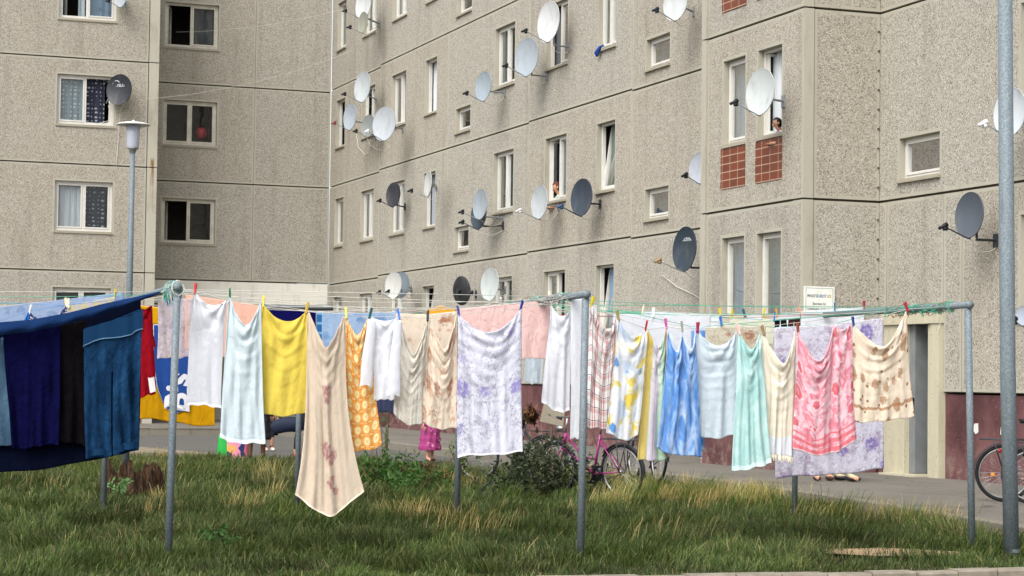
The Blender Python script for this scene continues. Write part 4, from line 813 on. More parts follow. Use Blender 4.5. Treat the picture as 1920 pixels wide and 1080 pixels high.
# right span, front row
hang('bed_sheet', SH, 'narrow white cloth just right of the middle steel post', 'slim white cloth', 2, .16, [(0, 1101, 566), (1, 1119, 572)], 20, 90, 'white', taut=True, amp=.01)
hang('towel', TW, 'white towel with red and dark checks beside the middle post', 'red checked towel', 2, .05, [(.12, 1110, 571), (.95, 1156, 592)], 92, 210, 'check', pegs=((0, 'yellow'),), amp=.035, bl=(1097, 799), br=(1151, 806), mid=2, S=40, p=1.7)
hang('bed_sheet', SH, 'yellow and blue flowered sheet with a soft pointed hem', 'yellow and blue sheet', 2, .04, [(.08, 1159, 597), (.94, 1211, 616)], 98, 210, 'yb', pegs=((0, 'olive'), (1, 'red')), amp=.04, bl=(1138, 810), br=(1197, 815), mid=14, bp=1.4, S=26, p=1.7)
hang('towel', TW, 'towel striped yellow, lilac and green', 'striped towel', 2, .055, [(.06, 1215, 618), (.95, 1249, 612)], 92, 236, 'stripe', pegs=((1, 'pink'),), amp=.04, bl=(1196, 862), br=(1258, 856), mid=5, S=36, p=1.7)
hang('towel', TW, 'strong blue streaked towel pinned at three points', 'blue towel', 2, .04, [(.03, 1254, 613), (.5, 1279, 617), (.97, 1303, 616)], 142, 215, 'blue', pegs=((1, 'grey'),), amp=.035, bl=(1232, 840), br=(1318, 856), mid=6, S=38, p=2)
hang('towel', TW, 'second blue towel whose hem shows right of the streaked one', 'hind blue towel', 2, .14, [(0, 1296, 612), (1, 1322, 612)], 30, 236, 'blue', taut=True, amp=.012)
hang('bed_sheet', SH, 'plain white sheet left of the aqua towel', 'plain white sheet', 2, .05, [(.04, 1308, 619), (.97, 1381, 622)], 96, 188, 'iceblue', pegs=((0, 'crimson'),), amp=.025, bl=(1289, 811), br=(1380, 815), mid=8, S=28, p=1.9)
hang('towel', TW, 'aqua green terry towel', 'aqua towel', 2, .04, [(.05, 1385, 622), (.96, 1425, 624)], 92, 246, 'aqua', pegs=((0, 'blush'),), amp=.03, bl=(1373, 880), br=(1447, 866), mid=6, S=32, p=1.7)
hang('towel', TW, 'cream towel with a white band and fringed hem', 'fringed cream towel', 2, .05, [(.1, 1431, 624), (.97, 1491, 620)], 122, 208, 'fringe', pegs=((0, 'brown'),), amp=.03, bl=(1421, 846), br=(1489, 854), mid=4, S=60, p=1.45)
hang('towel', TW, 'pink batik towel with red motifs', 'pink towel', 2, .04, [(.03, 1496, 620), (.6, 1563, 607), (.97, 1594, 606)], 172, 222, 'pink', pegs=((0, 'rust'),), amp=.035, bl=(1487, 842), br=(1608, 826), mid=18, S=(64, 12), p=1.7)
hang('bed_sheet', SH, 'tan cloth printed with brown figures and dots, at the end of the front line', 'tan printed cloth', 2, .045, [(.02, 1600, 608), (.98, 1700, 580)], 152, 180, 'tan', pegs=((0, 'navy'), (1, 'maroon')), amp=.025, bl=(1592, 788), br=(1712, 779), mid=7, S=56, p=1.55, k=1.5)
# right span, rows behind
hang('bed_sheet', SH, 'wide white sheet behind the yellow and blue sheet', 'wide white sheet', 2, .35, [(0, 1150, 588), (.5, 1225, 590), (1, 1332, 592)], 182, 72, 'white2', taut=True, amp=.01, pegs=((1, 'white'),))
hang('bed_sheet', SH, 'white cloth on a farther line above the plain white sheet', 'far white cloth', 2, .7, [(0, 1205, 584), (1, 1350, 590)], 146, 60, 'white', taut=True, amp=.01, pegs=((0, 'cream'), (1, 'yellow')))
hang('bed_sheet', SH, 'cream rose printed cloth showing in the dips of the white and aqua towels', 'rose printed cloth', 2, .3, [(0, 1296, 615), (1, 1436, 612)], 140, 95, 'creamfl2', taut=True, amp=.01)
hang('bed_sheet', SH, 'pale cream cloth on the line behind the aqua towel', 'pale cream cloth', 2, .55, [(0, 1352, 606), (1, 1452, 598)], 100, 48, 'palecream', taut=True, amp=.01, pegs=((0, 'blue'), (1, 'blue')))
hang('bed_sheet', SH, 'large violet floral sheet hanging lowest behind the pink towel', 'violet floral sheet', 2, .42, [(0, 1452, 614), (.45, 1560, 608), (1, 1656, 596)], 216, 284, 'lilac2', taut=True, amp=.018)
for i, (a, b, c, k) in enumerate(((1348, 1368, 594, 'plaid'), (1372, 1392, 592, 'palecream'), (1396, 1428, 591, 'white'), (1432, 1452, 590, 'plaid'))):
    hang('undershirt', 'undershirt', ['lilac striped undershirt, leftmost of the small whites on the rear line', 'cream undershirt under a yellow peg on the rear line', 'plain white undershirt in the middle of the rear line', 'striped undershirt nearest the dark socks'][i], ['lilac undershirt', 'cream undershirt', 'plain undershirt', 'striped undershirt'][i], 2, .8, [(0, a, c), (1, b, c-1)], b-a+6, 34, k, taut=True, amp=.012, pegs=((0, ('red', 'yellow', 'teal', 'yellow')[i]),), group='small whites on the rear line')
hang('pillowcase', 'pillowcase', 'white pillowcase left of the rear white shirt, above the pink towel', 'rear pillowcase', 2, .82, [(0, 1456, 590), (1, 1500, 586)], 46, 40, 'white', taut=True, amp=.012, pegs=((0, 'amber'), (1, 'orange')))
hang('bed_sheet', SH, 'white cloth with folds on the rear line under the notice board', 'rear white cloth', 2, .8, [(0, 1502, 584), (.5, 1565, 579), (1, 1620, 576)], 124, 46, 'white', taut=True, amp=.02, pegs=((1, 'steel'), (2, 'wine')))
for i, (a, k) in enumerate(((1451, 'socks'), (1464, 'socks'), (1478, 'bsocks'), (1489, 'bsocks'))):
    hang('sock', 'sock', ['black sock, outer left of the dark socks', 'black sock next to the brown ones', 'brown sock next to the black ones', 'brown sock, outer right of the dark socks'][i], 'sock', 2, .6, [(0, a, 600-i), (1, a+11, 599-i)], 14, 19, k, taut=True, amp=.012, group='dark socks on the line')
# left span (dark things)
hang('bed_sheet', SH, 'large navy sheet hanging behind the jeans and dark trousers', 'navy sheet', 0, .06, [(0, -60, 622), (.35, 60, 606), (.7, 165, 588), (1, 264, 560)], 330, 272, 'navy', taut=True, amp=.02, bl=(-60, 892), br=(262, 846), mid=6)
hang('trousers', 'trousers', 'deep indigo trousers left of the black pair', 'indigo trousers', 0, .04, [(.02, 8, 624), (.5, 60, 618), (.98, 112, 610)], 108, 244, 'indigo', taut=True, amp=.055, bl=(24, 842), br=(112, 834))
hang('trousers', 'trousers', 'black trousers between the indigo pair and the jeans', 'black trousers', 0, .045, [(.02, 96, 612), (.98, 162, 600)], 68, 228, 'black', taut=True, amp=.05, bl=(104, 824), br=(160, 838))
hang('jeans', 'jeans', 'blue denim jeans hanging left of the red jersey', 'jeans', 0, .02, [(.02, 158, 616), (.5, 212, 600), (.98, 266, 578)], 112, 258, 'jeans', taut=True, amp=.06, legs=1, bl=(160, 862), br=(259, 846))
hang('jeans', 'jeans', 'faded light jeans at the left picture edge', 'light jeans', 0, .05, [(.02, -70, 640), (.98, 6, 632)], 80, 215, 'ljeans', amp=.03, bl=(-60, 852), br=(25, 832), S=8)
hang('bed_sheet', SH, 'pale blue crumpled sheet on the rear left line', 'crumpled sheet', 0, .72, [(0, -40, 580), (.5, 80, 566), (1, 232, 548)], 274, 60, 'greyblue', taut=True, amp=.012)
hang('tshirt', 't-shirt', 'navy and white striped top slung over the left line', 'striped top', 0, .5, [(.03, 56, 585), (.97, 124, 572)], 92, 150, 'sailor', amp=.02, pegs=((0, 'white'), (1, 'cream')), S=26, p=1.8)
hang('tshirt', 't-shirt', 'bright blue top left of the striped one', 'bright blue top', 0, .5, [(.05, -6, 604), (.97, 54, 583)], 84, 140, 'bright', amp=.02, S=34, p=1.6)
hang('bed_sheet', SH, 'pale plaid sheet right of the striped top', 'plaid sheet', 0, .55, [(0, 128, 573), (1, 216, 556)], 90, 120, 'plaid', taut=True, amp=.012, pegs=((0, 'cream'), (1, 'yellow')))
def drape_all():
    G = len(SP); P = np.zeros((G, NV, NU, 3)); UV = np.zeros((G, NV, NU, 2)); u = np.linspace(0, 1, NU); v = np.linspace(0, 1, NV); uu, vv = np.meshgrid(u, v)
    for g, s in enumerate(SP):
        A, B = rowplane(s['sec'], s['t']); n = np.array([-(B[1]-A[1]), B[0]-A[0], 0]); n /= np.linalg.norm(n); s['n'] = n
        pw = np.array([on_plane(a, b, A, B) for _, a, b in s['pins']]); s['pw'] = pw; T_ = pw[-1]-pw[0]; s['T'] = T_/np.linalg.norm(T_)
        k = depth(pw.mean(0))/CF; W, H = s['W']*k, s['H']*k; s['Wm'], s['Hm'] = W, H; r2 = np.random.RandomState(g+91); ph = r2.uniform(0, 6.28, 9)
        pu = np.array([q[0] for q in s['pins']]); px = np.array([q[1] for q in s['pins']], float); py = np.array([q[2] for q in s['pins']], float)
        xt = np.interp(u, pu, px); yt = np.interp(u, pu, py); Sm = np.zeros(NU)
        lo, hi = u < pu[0], u > pu[-1]
        xt[lo] = px[0]-(pu[0]-u[lo])*s['W']*.28; yt[lo] = py[0]+(pu[0]-u[lo])*s['W']*.9; xt[hi] = px[-1]+(u[hi]-pu[-1])*s['W']*.28; yt[hi] = py[-1]+(u[hi]-pu[-1])*s['W']*.9
        Ss = s['S'] if hasattr(s['S'], '__len__') else [s['S']]*(len(pu)-1)
        if not s['taut']:
            for a, b, S in zip(pu[:-1], pu[1:], Ss):
                q = (u >= a) & (u <= b); f = (u[q]-a)/(b-a); yt[q] += S*(1-np.abs(2*f-1)**s['p']); Sm[q] = S
                xt[q] += (b-a)*0
        bl = s['bl'] or (px[0], py[0]+s['H']); br = s['br'] or (px[-1], py[-1]+s['H'])
        xb = bl[0]+(br[0]-bl[0])*u; yb = bl[1]+(br[1]-bl[1])*u+s['mid']*(1-np.abs(2*u-1)**s['bp'])+1.6*np.sin(7*u+ph[0])+1.1*np.sin(17*u+ph[1])
        vk = vv**s['k']; X = xt*(1-vk)+xb*vk+1.6*np.sin(4.2*vv+ph[2])*vv; Y = yt+(yb-yt)*vv
        c = vv*H; D = np.zeros((NV, NU)); gat = np.ones((NV, NU))
        if not s['taut']:
            for (a, b, S) in zip(pu[:-1], pu[1:], Ss):
                f = np.clip((uu-a)/(b-a), 0, 1); q = ((uu >= a) & (uu <= b))*1.; h = .55+.45*np.exp(-((f-.5)/.3)**2)
                wl = .085+.04*r2.rand(); cc = c+.02*np.sin(9*f+ph[3]); am = .013*s['cowl']*min(1.25, S/32)*np.exp(-cc/.24)*np.sin(np.pi*f)**.7*np.clip(cc/.03, 0, 1)
                D += q*am*(np.sin(6.28*cc/wl+ph[4])+.5*np.sin(6.28*cc/(wl*.55)+ph[5]))
                D += q*.05*min(1.5, S/40)*np.sin(np.pi*f)*np.exp(-c/.5)*-1.    # belly of the swag leans to the front
            for i, a in enumerate(pu):
                dx = (uu-a)*W; r = np.hypot(dx, c+.01); th = np.arctan2(dx, c+.04); D += .012*np.sin(th*(9+3*r2.rand())+ph[6]+2*i)*np.exp(-r/.6)*np.clip(r/.05, 0, 1)
        wl = .13+.09*r2.rand(); ampv = s['amp']*(.4 if s['taut'] else .40); md = .25+.75*np.clip(.5+.9*np.sin(uu*5.3+ph[3])*np.sin(vv*2.1+ph[6])+.4*np.sin(uu*11+ph[5]), 0, 1); D += md*ampv*np.clip(vv*1.7, 0 if not s['taut'] else .25, 1)*(np.sin(6.28*(uu*W+.02*np.sin(4*vv+ph[7]))/wl+ph[8]+1.8*np.sin(2.2*vv+ph[1]))+.6*np.sin(6.28*uu*W/(wl*.63)+ph[0]-2*vv))
        D += .2*ampv*np.sin(6.28*uu*W/(wl*.43)+ph[2]+2.5*np.sin(3.1*vv+ph[4]))*vv
        for i in range(NV):
            for j in range(NU): P[g, i, j] = on_plane(X[i, j], Y[i, j], A, B)
        P[g] += D[..., None]*n; UV[g, ..., 0] = uu*W; UV[g, ..., 1] = vv*H
    return P, UV
CLP, CLUV = drape_all()
PEGC = dict(red='b5262a', green='1f8a4a', yellow='d8c62c', mustard='c2a032', teal='12595c', blue='1f5fb4', dark='2b2f3c', violet='4a3a90', royal='1e3c9c', white='dedfe0', cream='d9cfb0', olive='8a7d4a', pink='c0569a', grey='8a8a80', crimson='9a2440', blush='d8a9a4', brown='8a7350', rust='9a5040', navy='1c3f78', maroon='8e2030', amber='d29a30', orange='d8642c', steel='3f6f9c', wine='8c2a3a', black='202024')
PEGM = {}
def pegmesh():
    mb = MB()
    for s in (-1, 1):
        a = [(s*.002, -.032), (s*.0075, -.03), (s*.0085, 0), (s*.013, .045), (s*.006, .045), (s*.001, .004)]
        k = len(mb.v)
        for y in (-.006, .006):
            for x, z in a: mb.v.append((x, y, z))
        n = len(a); mb.f += [[k+i for i in range(n)], [k+n+i for i in range(n)][::-1]]+[[k+i, k+(i+1) % n, k+n+(i+1) % n, k+n+i] for i in range(n)]; mb.mi += [0]*(n+2)
    o = mb.build('clothes_peg', M_WHITE); me = o.data; bpy.data.objects.remove(o); return me
PEGME = pegmesh(); LINEPTS = {}; PEGN = [0]
def peg(P, colour, T_, label, s=1.):
    if colour not in PEGM:
        me = PEGME.copy(); me.materials.clear(); me.materials.append(plain('peg_'+colour, PEGC[colour], .4, spec=.4)); PEGM[colour] = me
    o = bpy.data.objects.new('clothes_peg', PEGM[colour]); COL.objects.link(o); PEGN[0] += 1; r = np.random.RandomState(PEGN[0])
    o.location = P; o.rotation_euler = (r.uniform(-.25, .25), r.uniform(-.5, .5), math.atan2(T_[1], T_[0])+math.pi/2+r.uniform(-.4, .4)); o.scale = (1.25, 1.25, 1.25)
    tag(o, label, 'clothes peg', 'clothes pegs on the washing lines')
OBJ = {}
for g, s in enumerate(SP):
    p, w = CLP[g], CLUV[g]; mb = MB(); mb.smooth = True
    c0 = s['pw'].mean(0)
    idx = lambda i, j: i*NU+j
    mb.v = [tuple(map(float, q)) for q in p.reshape(-1, 3)]; mb.uv = [tuple(map(float, q)) for q in w.reshape(-1, 2)]
    for i in range(NV-1):
        for j in range(NU-1):
            if s['legs'] and i > NV*.36 and abs(j-(NU-2)/2) < .6: continue
            mb.f.append([idx(i, j), idx(i, j+1), idx(i+1, j+1), idx(i+1, j)]); mb.mi.append(0)
    mb.v = [tuple(np.array(q)-c0) for q in mb.v]
    o = mb.build(s['name'], fab(s['fk'])); o.location = c0; tag(o, s['label'], s['cat'], s['group'])
    md = o.modifiers.new('sub', 'SUBSURF'); md.levels = md.render_levels = s['sub']
    md = o.modifiers.new('thick', 'SOLIDIFY'); md.thickness = .005; md.offset = 0
    OBJ[s['short']] = o
    for pi, col in s['pegs']:
        pos = ['left corner', 'right corner'] if len(s['pins']) == 2 else ['left corner', 'middle', 'right corner']
        a = pos[pi] if pi < len(pos) else 'edge'
        peg(s['pw'][pi]+np.array([0, 0, .012]), col, s['T'], f"{'dark' if col == 'dark' else col} peg clipping the {a} of the {s['short']}")
    LINEPTS.setdefault((s['sec'], round(s['t']*20) if s['t'] > .08 else 0, s['t'] if s['t'] > .08 else .045), []).extend([tuple(q) for q in s['pw']])
# ---------------------------------------------------------------- details on the laundry
GI = {s['short']: g for g, s in enumerate(SP)}
def surf(g, u, v, out=.012):
    p = CLP[g]; x = min(max(u, 0), .9999)*(NU-1); y = min(max(v, 0), .9999)*(NV-1); i, j = int(y), int(x); a, b = y-i, x-j
    q = (p[i, j]*(1-b)+p[i, j+1]*b)*(1-a)+(p[i+1, j]*(1-b)+p[i+1, j+1]*b)*a
    n = np.cross(p[i, j+1]-p[i, j], p[i+1, j]-p[i, j]); n = n/(np.linalg.norm(n)+1e-9); e = EYE-q
    return q+n*(out if n @ e > 0 else -out)
def patch(g, rows, cols, f, out, name, mat, parent):
    mb = MB(); mb.smooth = True
    for i in range(rows+1):
        for j in range(cols+1): mb.v.append(tuple(surf(g, *f(i/rows, j/cols), out)))
    for i in range(rows):
        for j in range(cols): k = i*(cols+1)+j; mb.f.append([k, k+1, k+cols+2, k+cols+1]); mb.mi.append(0)
    return mb.build(name, mat, parent)
g = GI['golden cover']; o = OBJ['golden cover']
def shield(grow):
    def f(i, j):
        y = 612-grow+i*(772+grow-612+grow); q = max(0, min(1, (y-612)/160)); hw = (44+grow)*math.sqrt(max(0, 1-q**3.2)) if y < 772+grow else 0
        x = 331+2*math.sin(y)*.0+(j*2-1)*max(hw, .5); return (x-255)/149, (y-578)/212
    return f
patch(g, 24, 16, shield(2.6), .010, 'crest_border', plain('crest_black', '1c1a20', .8), o); patch(g, 24, 16, shield(1.4), .013, 'crest_outline', plain('crest_white', 'cfd0d6', .8), o); cr = patch(g, 24, 16, shield(0), .016, 'crest', plain('crest_blue', '123f86', .8), o)
tv, tf = textmesh('Bis', .03); x0_ = min(q[0] for q in tv); tv = [(q[0]-x0_, q[1], 0) for q in tv]
mb = MB(); mb.v = [tuple(surf(g, (354-y*62-255)/149, (766-x*62-578)/212, .02)) for x, y, z in tv]; mb.f = tf; mb.mi = [0]*len(tf); mb.build('lettering', plain('crest_letter', 'd8d9de', .8), o)
# hem bands, folded-over flap of the navy sheet, denim waistband, fringe, sleeves
g = GI['navy sheet']; FT = [(-70, 614, 638), (0, 604, 628), (60, 599, 622), (130, 586, 607), (200, 568, 586), (262, 555, 565), (301, 546, 549)]
A_, B_ = rowplane(0, .012); mb = MB(); mb.smooth = True; mb.uv = []; N = 64
for j in range(N+1):
    x = -70+371*j/N; a = np.interp(x, [q[0] for q in FT], [q[1] for q in FT]); b = np.interp(x, [q[0] for q in FT], [q[2] for q in FT])
    for i in range(7):
        f = i/6; p = on_plane(x, a+(b-a)*f, A_, B_)+np.array([0, .05-.05*math.sin(f*2.6)+.006*math.sin(x*.11+4*f), 0]); mb.v.append(tuple(p)); mb.uv.append((x*.005, f*.2))
for j in range(N):
    for i in range(6): k = j*7+i; mb.f.append([k, k+7, k+8, k+1]); mb.mi.append(0)
mb.build('folded_flap', cloth('navy_flap', f_plain('152b50', .12), .05), OBJ['navy sheet'])
g = GI['jeans']; den = fab('jeans'); patch(g, 3, 24, lambda i, j: (j, .0+i*.13-.02*math.sin(j*6)), .02, 'waistband', den, OBJ['jeans'])
sm = plain('pale_seam', '4d6f8c', .8)
for v0, nm in ((.13, 'seam'),): patch(g, 1, 40, lambda i, j: (j, v0+.008*i-.02*math.sin(j*6)), .024, 'seam', sm, OBJ['jeans'])
for u0 in (.12, .62): patch(g, 4, 8, lambda i, j: (u0+j*.27, .93+i*.05), .03, 'hem', den, OBJ['jeans'])
for sh, ht, mt in (('pale blue towel', .97, 'd5e2e6'), ('lilac floral sheet', .985, 'dcdce8'), ('long beige towel', .99, 'e6d8c4'), ('white t-shirt', .97, 'dfe2e9'), ('white vest', .975, 'dfe2e9'), ('aqua towel', .965, 'c9e2e2')):
    patch(GI[sh], 1, 24, lambda i, j: (j, ht+(1-ht)*i), .006, 'hem', plain('hem_'+mt, mt, .9), OBJ[sh])
g = GI['fringed cream towel']; mb = MB()
for i in range(70):
    p = surf(g, (i+.5)/70, 1, .0); q = p+np.array([rng.normal(0, .006), rng.normal(0, .006), -rng.uniform(.035, .06)]); mb.tube([p, (p+q)/2+np.array([rng.normal(0, .004), 0, 0]), q], [.0045, .004, .002], 4)
mb.build('fringe', plain('fringe_cream', 'e6ddc6', .9), OBJ['fringed cream towel'])
def sleeve(short, u, px0, px1, y0, y1, w0, w1, fk, t):
    A, B = rowplane(1, t); a = on_plane(px0, y0, A, B); b = on_plane(px1, y1, A, B); k = depth(a)/CF; mb = MB(); mb.smooth = True; N = 16
    for i in range(13):
        f = i/12; c = a+(b-a)*f; r = (w0+(w1-w0)*f)*k/2
        for j in range(N):
            an = 2*math.pi*j/N; mb.v.append((c[0]+r*math.cos(an)*(1+.12*math.sin(3*an+f*9)), c[1]-.03+r*.35*math.sin(an), c[2]+.01*math.sin(an*2+f*5)))
    for i in range(12):
        for j in range(N): mb.f.append([i*N+j, i*N+(j+1) % N, (i+1)*N+(j+1) % N, (i+1)*N+j]); mb.mi.append(0)
    mb.uv = [(v[0], v[2]) for v in mb.v]; mb.build('sleeve', fab(fk), OBJ[short])
sleeve('white shirt', 0, 695, 683, 600, 724, 16, 24, 'white', .03); sleeve('white shirt', 0, 744, 735, 602, 742, 14, 26, 'white', .02)
sleeve('red jersey', 0, 276, 281, 600, 650, 14, 20, 'red', .45)
patch(GI['red jersey'], 6, 3, lambda i, j: (.72+j*.27-.1*(1-i), .8+i*.17), .012, 'trim_panel', plain('jersey_white', 'd6d6da', .8), OBJ['red jersey'])
patch(GI['striped top'], 4, 30, lambda i, j: (j, .0+i*.035), .008, 'neckband', plain('navy_neckband', '22305c', .8), OBJ['striped top'])
for sh in ('white vest',):
    patch(GI[sh], 1, 20, lambda i, j: (.1+.8*j, .0+i*.03), .006, 'neckline', plain('hem_dfe2e9', 'eceef3', .9), OBJ[sh])
# ---------------------------------------------------------------- cords
CORD = dict(green=plain('green_cord', '4fa388', .5), white=plain('white_cord', 'b9b8b0', .6), red=plain('red_cord', '8a4a44', .6), blue=plain('blue_cord', '5f8fc4', .6))
def cord(pts, col, label, r=.0028):
    mb = MB(); mb.smooth = True; mb.tube(pts, r, 6); o = mb.build('clothes_line', CORD[col]); tag(o, label, 'clothes line', 'washing lines between the frames')
span = ['left', 'middle', 'right']; cols = {0: 'blue', 1: 'white', 2: 'green'}; used = {}
for (sec, _, t), pts in LINEPTS.items(): used.setdefault((sec, round(t, 2)), []).extend(pts)
for n, ((sec, t), pts) in enumerate(sorted(used.items())):
    if sec == 0 and t < .08: pts = [tuple(q) for s in SP if s['short'] == 'navy sheet' for q in s['pw']]
    A, B = rowplane(sec, t); d = B-A; key = lambda q: (np.array(q)-A) @ d
    pts = sorted(pts, key=key); cl = [A]
    for q in pts:
        if 0.02 < key(q)/(d @ d) < .98 and key(q) > key(cl[-1])+.02*(d @ d)**.5: cl.append(np.array(q))
    cl.append(B)
    hung = sorted([s['short'] for s in SP if s['sec'] == sec and abs((s['t'] if s['t'] > .08 else .045)-t) < .011], key=len)
    cord(cl, cols[sec] if n % 3 else 'white', f"line of the {span[sec]} span carrying the {hung[0]}")
for n, (sec, t, sg, c) in enumerate(((0, .2, .03, 'white'), (0, .35, .05, 'green'), (0, .9, .02, 'green'), (0, .98, .03, 'white'), (1, .2, .06, 'white'), (1, .88, .05, 'red'), (1, .97, .04, 'green'), (2, .2, .03, 'green'), (2, .25, .1, 'white'), (2, .65, .05, 'red'), (2, .78, .06, 'red'), (2, .92, .0, 'green'), (2, .98, .03, 'red'))):
    A, B = rowplane(sec, t); cord([A+(B-A)*f-np.array([0, 0, sg*4*f*(1-f)]) for f in np.linspace(0, 1, 14)], c, f"empty {c} line of the {span[sec]} span, slack {['first', 'second', 'third', 'fourth', 'fifth', 'sixth'][sum(1 for q in ((0, .2), (0, .35), (0, .9), (0, .98), (1, .2), (1, .88), (1, .97), (2, .2), (2, .25), (2, .65), (2, .78), (2, .92), (2, .98)) if q[0] == sec and q[1] < t)]} from the laundry front")
# tangles on the crossbars
def tangle(i, t0, t1, cols_, n, r, label, drop=.0, seed=1):
    rr = np.random.RandomState(seed); P0 = barpt(i, t0); root = thing('tangled_cord', P0, label, 'tangled cord'); a, b = barpt(i, t0), barpt(i, t1)
    for c, cnt in zip(cols_, n):
        mb = MB()
        for _ in range(cnt):
            f0 = rr.uniform(0, 1); L = rr.uniform(.1, .5); ph = rr.uniform(0, 6.28); pts = []
            for q in np.linspace(0, 1, 12):
                f = f0+(q-.5)*L; R = r*rr.uniform(.75, 1.25); an = ph+q*rr.uniform(4, 12); p = a+(b-a)*min(max(f, 0), 1); pts.append(p+np.array([R*math.cos(an), 0, R*math.sin(an)-drop*q*rr.rand()]))
            mb.tube(pts, .0028, 5)
        mb.build('strand', CORD[c], root)
tangle(1, .0, .09, ('green', 'white', 'blue'), (26, 22, 8), .055, 'tangle of green and white cord at the corner of the left stand', .12, 2)
tangle(3, .08, .42, ('green', 'red'), (26, 12), .045, 'green cord wound round the right frame bar', .04, 5)
tangle(2, .1, .95, ('white', 'green', 'red'), (26, 14, 10), .042, 'cord ends wound along the middle frame bar', .03, 7)
mb = MB(); mb.smooth = True; p = barpt(1, 0)+np.array([0, -.035, .02]); mb.tube([p+np.array([.05*math.cos(a), .01*math.sin(3*a), .06*math.sin(a)-.03]) for a in np.linspace(0, 6.1, 18)], .005, 6, closed=True); tag(mb.build('cord_loop', CORD['white']), 'pale cord loop over the top of the left steel post', 'cord loop')
mb = MB(); p = barpt(3, .12); mb.tube([p, p+np.array([-.02, 0, -.1]), p+np.array([-.05, .02, -.25])], .003, 5); tag(mb.build('cord_end', CORD['white']), 'loose cord end hanging from the right frame bar by the door', 'cord end')
# thin wires across the yard
def wire(a, b, sag, label, r=.0032):
    a, b = np.array(a), np.array(b); mb = MB(); mb.tube([a+(b-a)*f-np.array([0, 0, sag*4*f*(1-f)]) for f in np.linspace(0, 1, 16)], r, 5); tag(mb.build('cable', M_CABLE), label, 'cable')
wire(on_y(262, 186, YL-.1), on_x(660, 95, X2-.1), .25, 'thin pale cable strung from the left block to the corner windows')
wire(on_y(330, 60, Y1-.1), on_x(640, 18, X2-.1), .15, 'thin pale cable strung high between the two blocks')
def drape(pts, label):
    mb = MB(); mb.smooth = True; mb.tube(pts, .008, 6); tag(mb.build('cable', M_CABLE), label, 'cable')
drape([on_x(x, y, X2-.03) for x, y in ((668, 250), (672, 276), (684, 290), (692, 285), (694, 262))], 'loop of white cable hanging under the corner cluster of dishes')
drape([on_x(x, y, X2-.03) for x, y in ((688, 258), (694, 272), (706, 280), (716, 282))], 'short white cable running off the corner cluster of dishes')
drape([on_x(x, y, X2-.03) for x, y in ((1240, 515), (1270, 538), (1300, 552), (1334, 572))], 'white cable slanting down from the dark lettered dish')
drape([on_x(x, y, X2-.02) for x, y in ((945, 396), (928, 410), (918, 430))], 'white cable from the stacked pair of dishes to the window')
drape([on_y(x, y, YL-.04) for x, y in ((237, 190), (226, 205), (223, 240), (219, 300), (218, 312))], 'white cable running down the left block below the lettered dish')
drape([on_y(x, y, YL-.04) for x, y in ((199, 194), (203, 185), (206, 192), (203, 200), (207, 208), (208, 222), (200, 228), (180, 232))], 'loose white cable curled in the open dotted window')
# ---------------------------------------------------------------- people
SKIN = plain('skin', 'b98a70', .55, var=.06); HAIRB = plain('hair_black', '17120f', .5); HAIRR = plain('hair_red', '4f2416', .6)
def person(loc, rot, label, joints, edges, radii, mats, zones, seat=None, group=None):
    """joints in local metres; zones: f(local point) -> material index"""
    root = thing('person', loc, label, 'person', group); me = bpy.data.meshes.new('body'); me.from_pydata([tuple(j) for j in joints], edges, []); me.update()
    o = bpy.data.objects.new('body', me); COL.objects.link(o); o.modifiers.new('skin', 'SKIN')
    for i, r in enumerate(radii): me.skin_vertices[0].data[i].radius = (r, r) if not isinstance(r, tuple) else r
    me.skin_vertices[0].data[0].use_root = True
    s = o.modifiers.new('sub', 'SUBSURF'); s.levels = s.render_levels = 2
    dg = bpy.context.evaluated_depsgraph_get(); dg.update(); bm_ = bpy.data.meshes.new_from_object(o.evaluated_get(dg)); bpy.data.objects.remove(o)
    for m_ in mats: bm_.materials.append(m_)
    for p in bm_.polygons: p.use_smooth = True; p.material_index = zones(p.center)
    b = bpy.data.objects.new('body', bm_); COL.objects.link(b); b.parent = root; root.rotation_euler = (0, 0, rot); return root
def part(root, mb, name, mat, smooth=True):
    mb.smooth = smooth; me_o = mb.build(name, mat); me_o.parent = root; return me_o
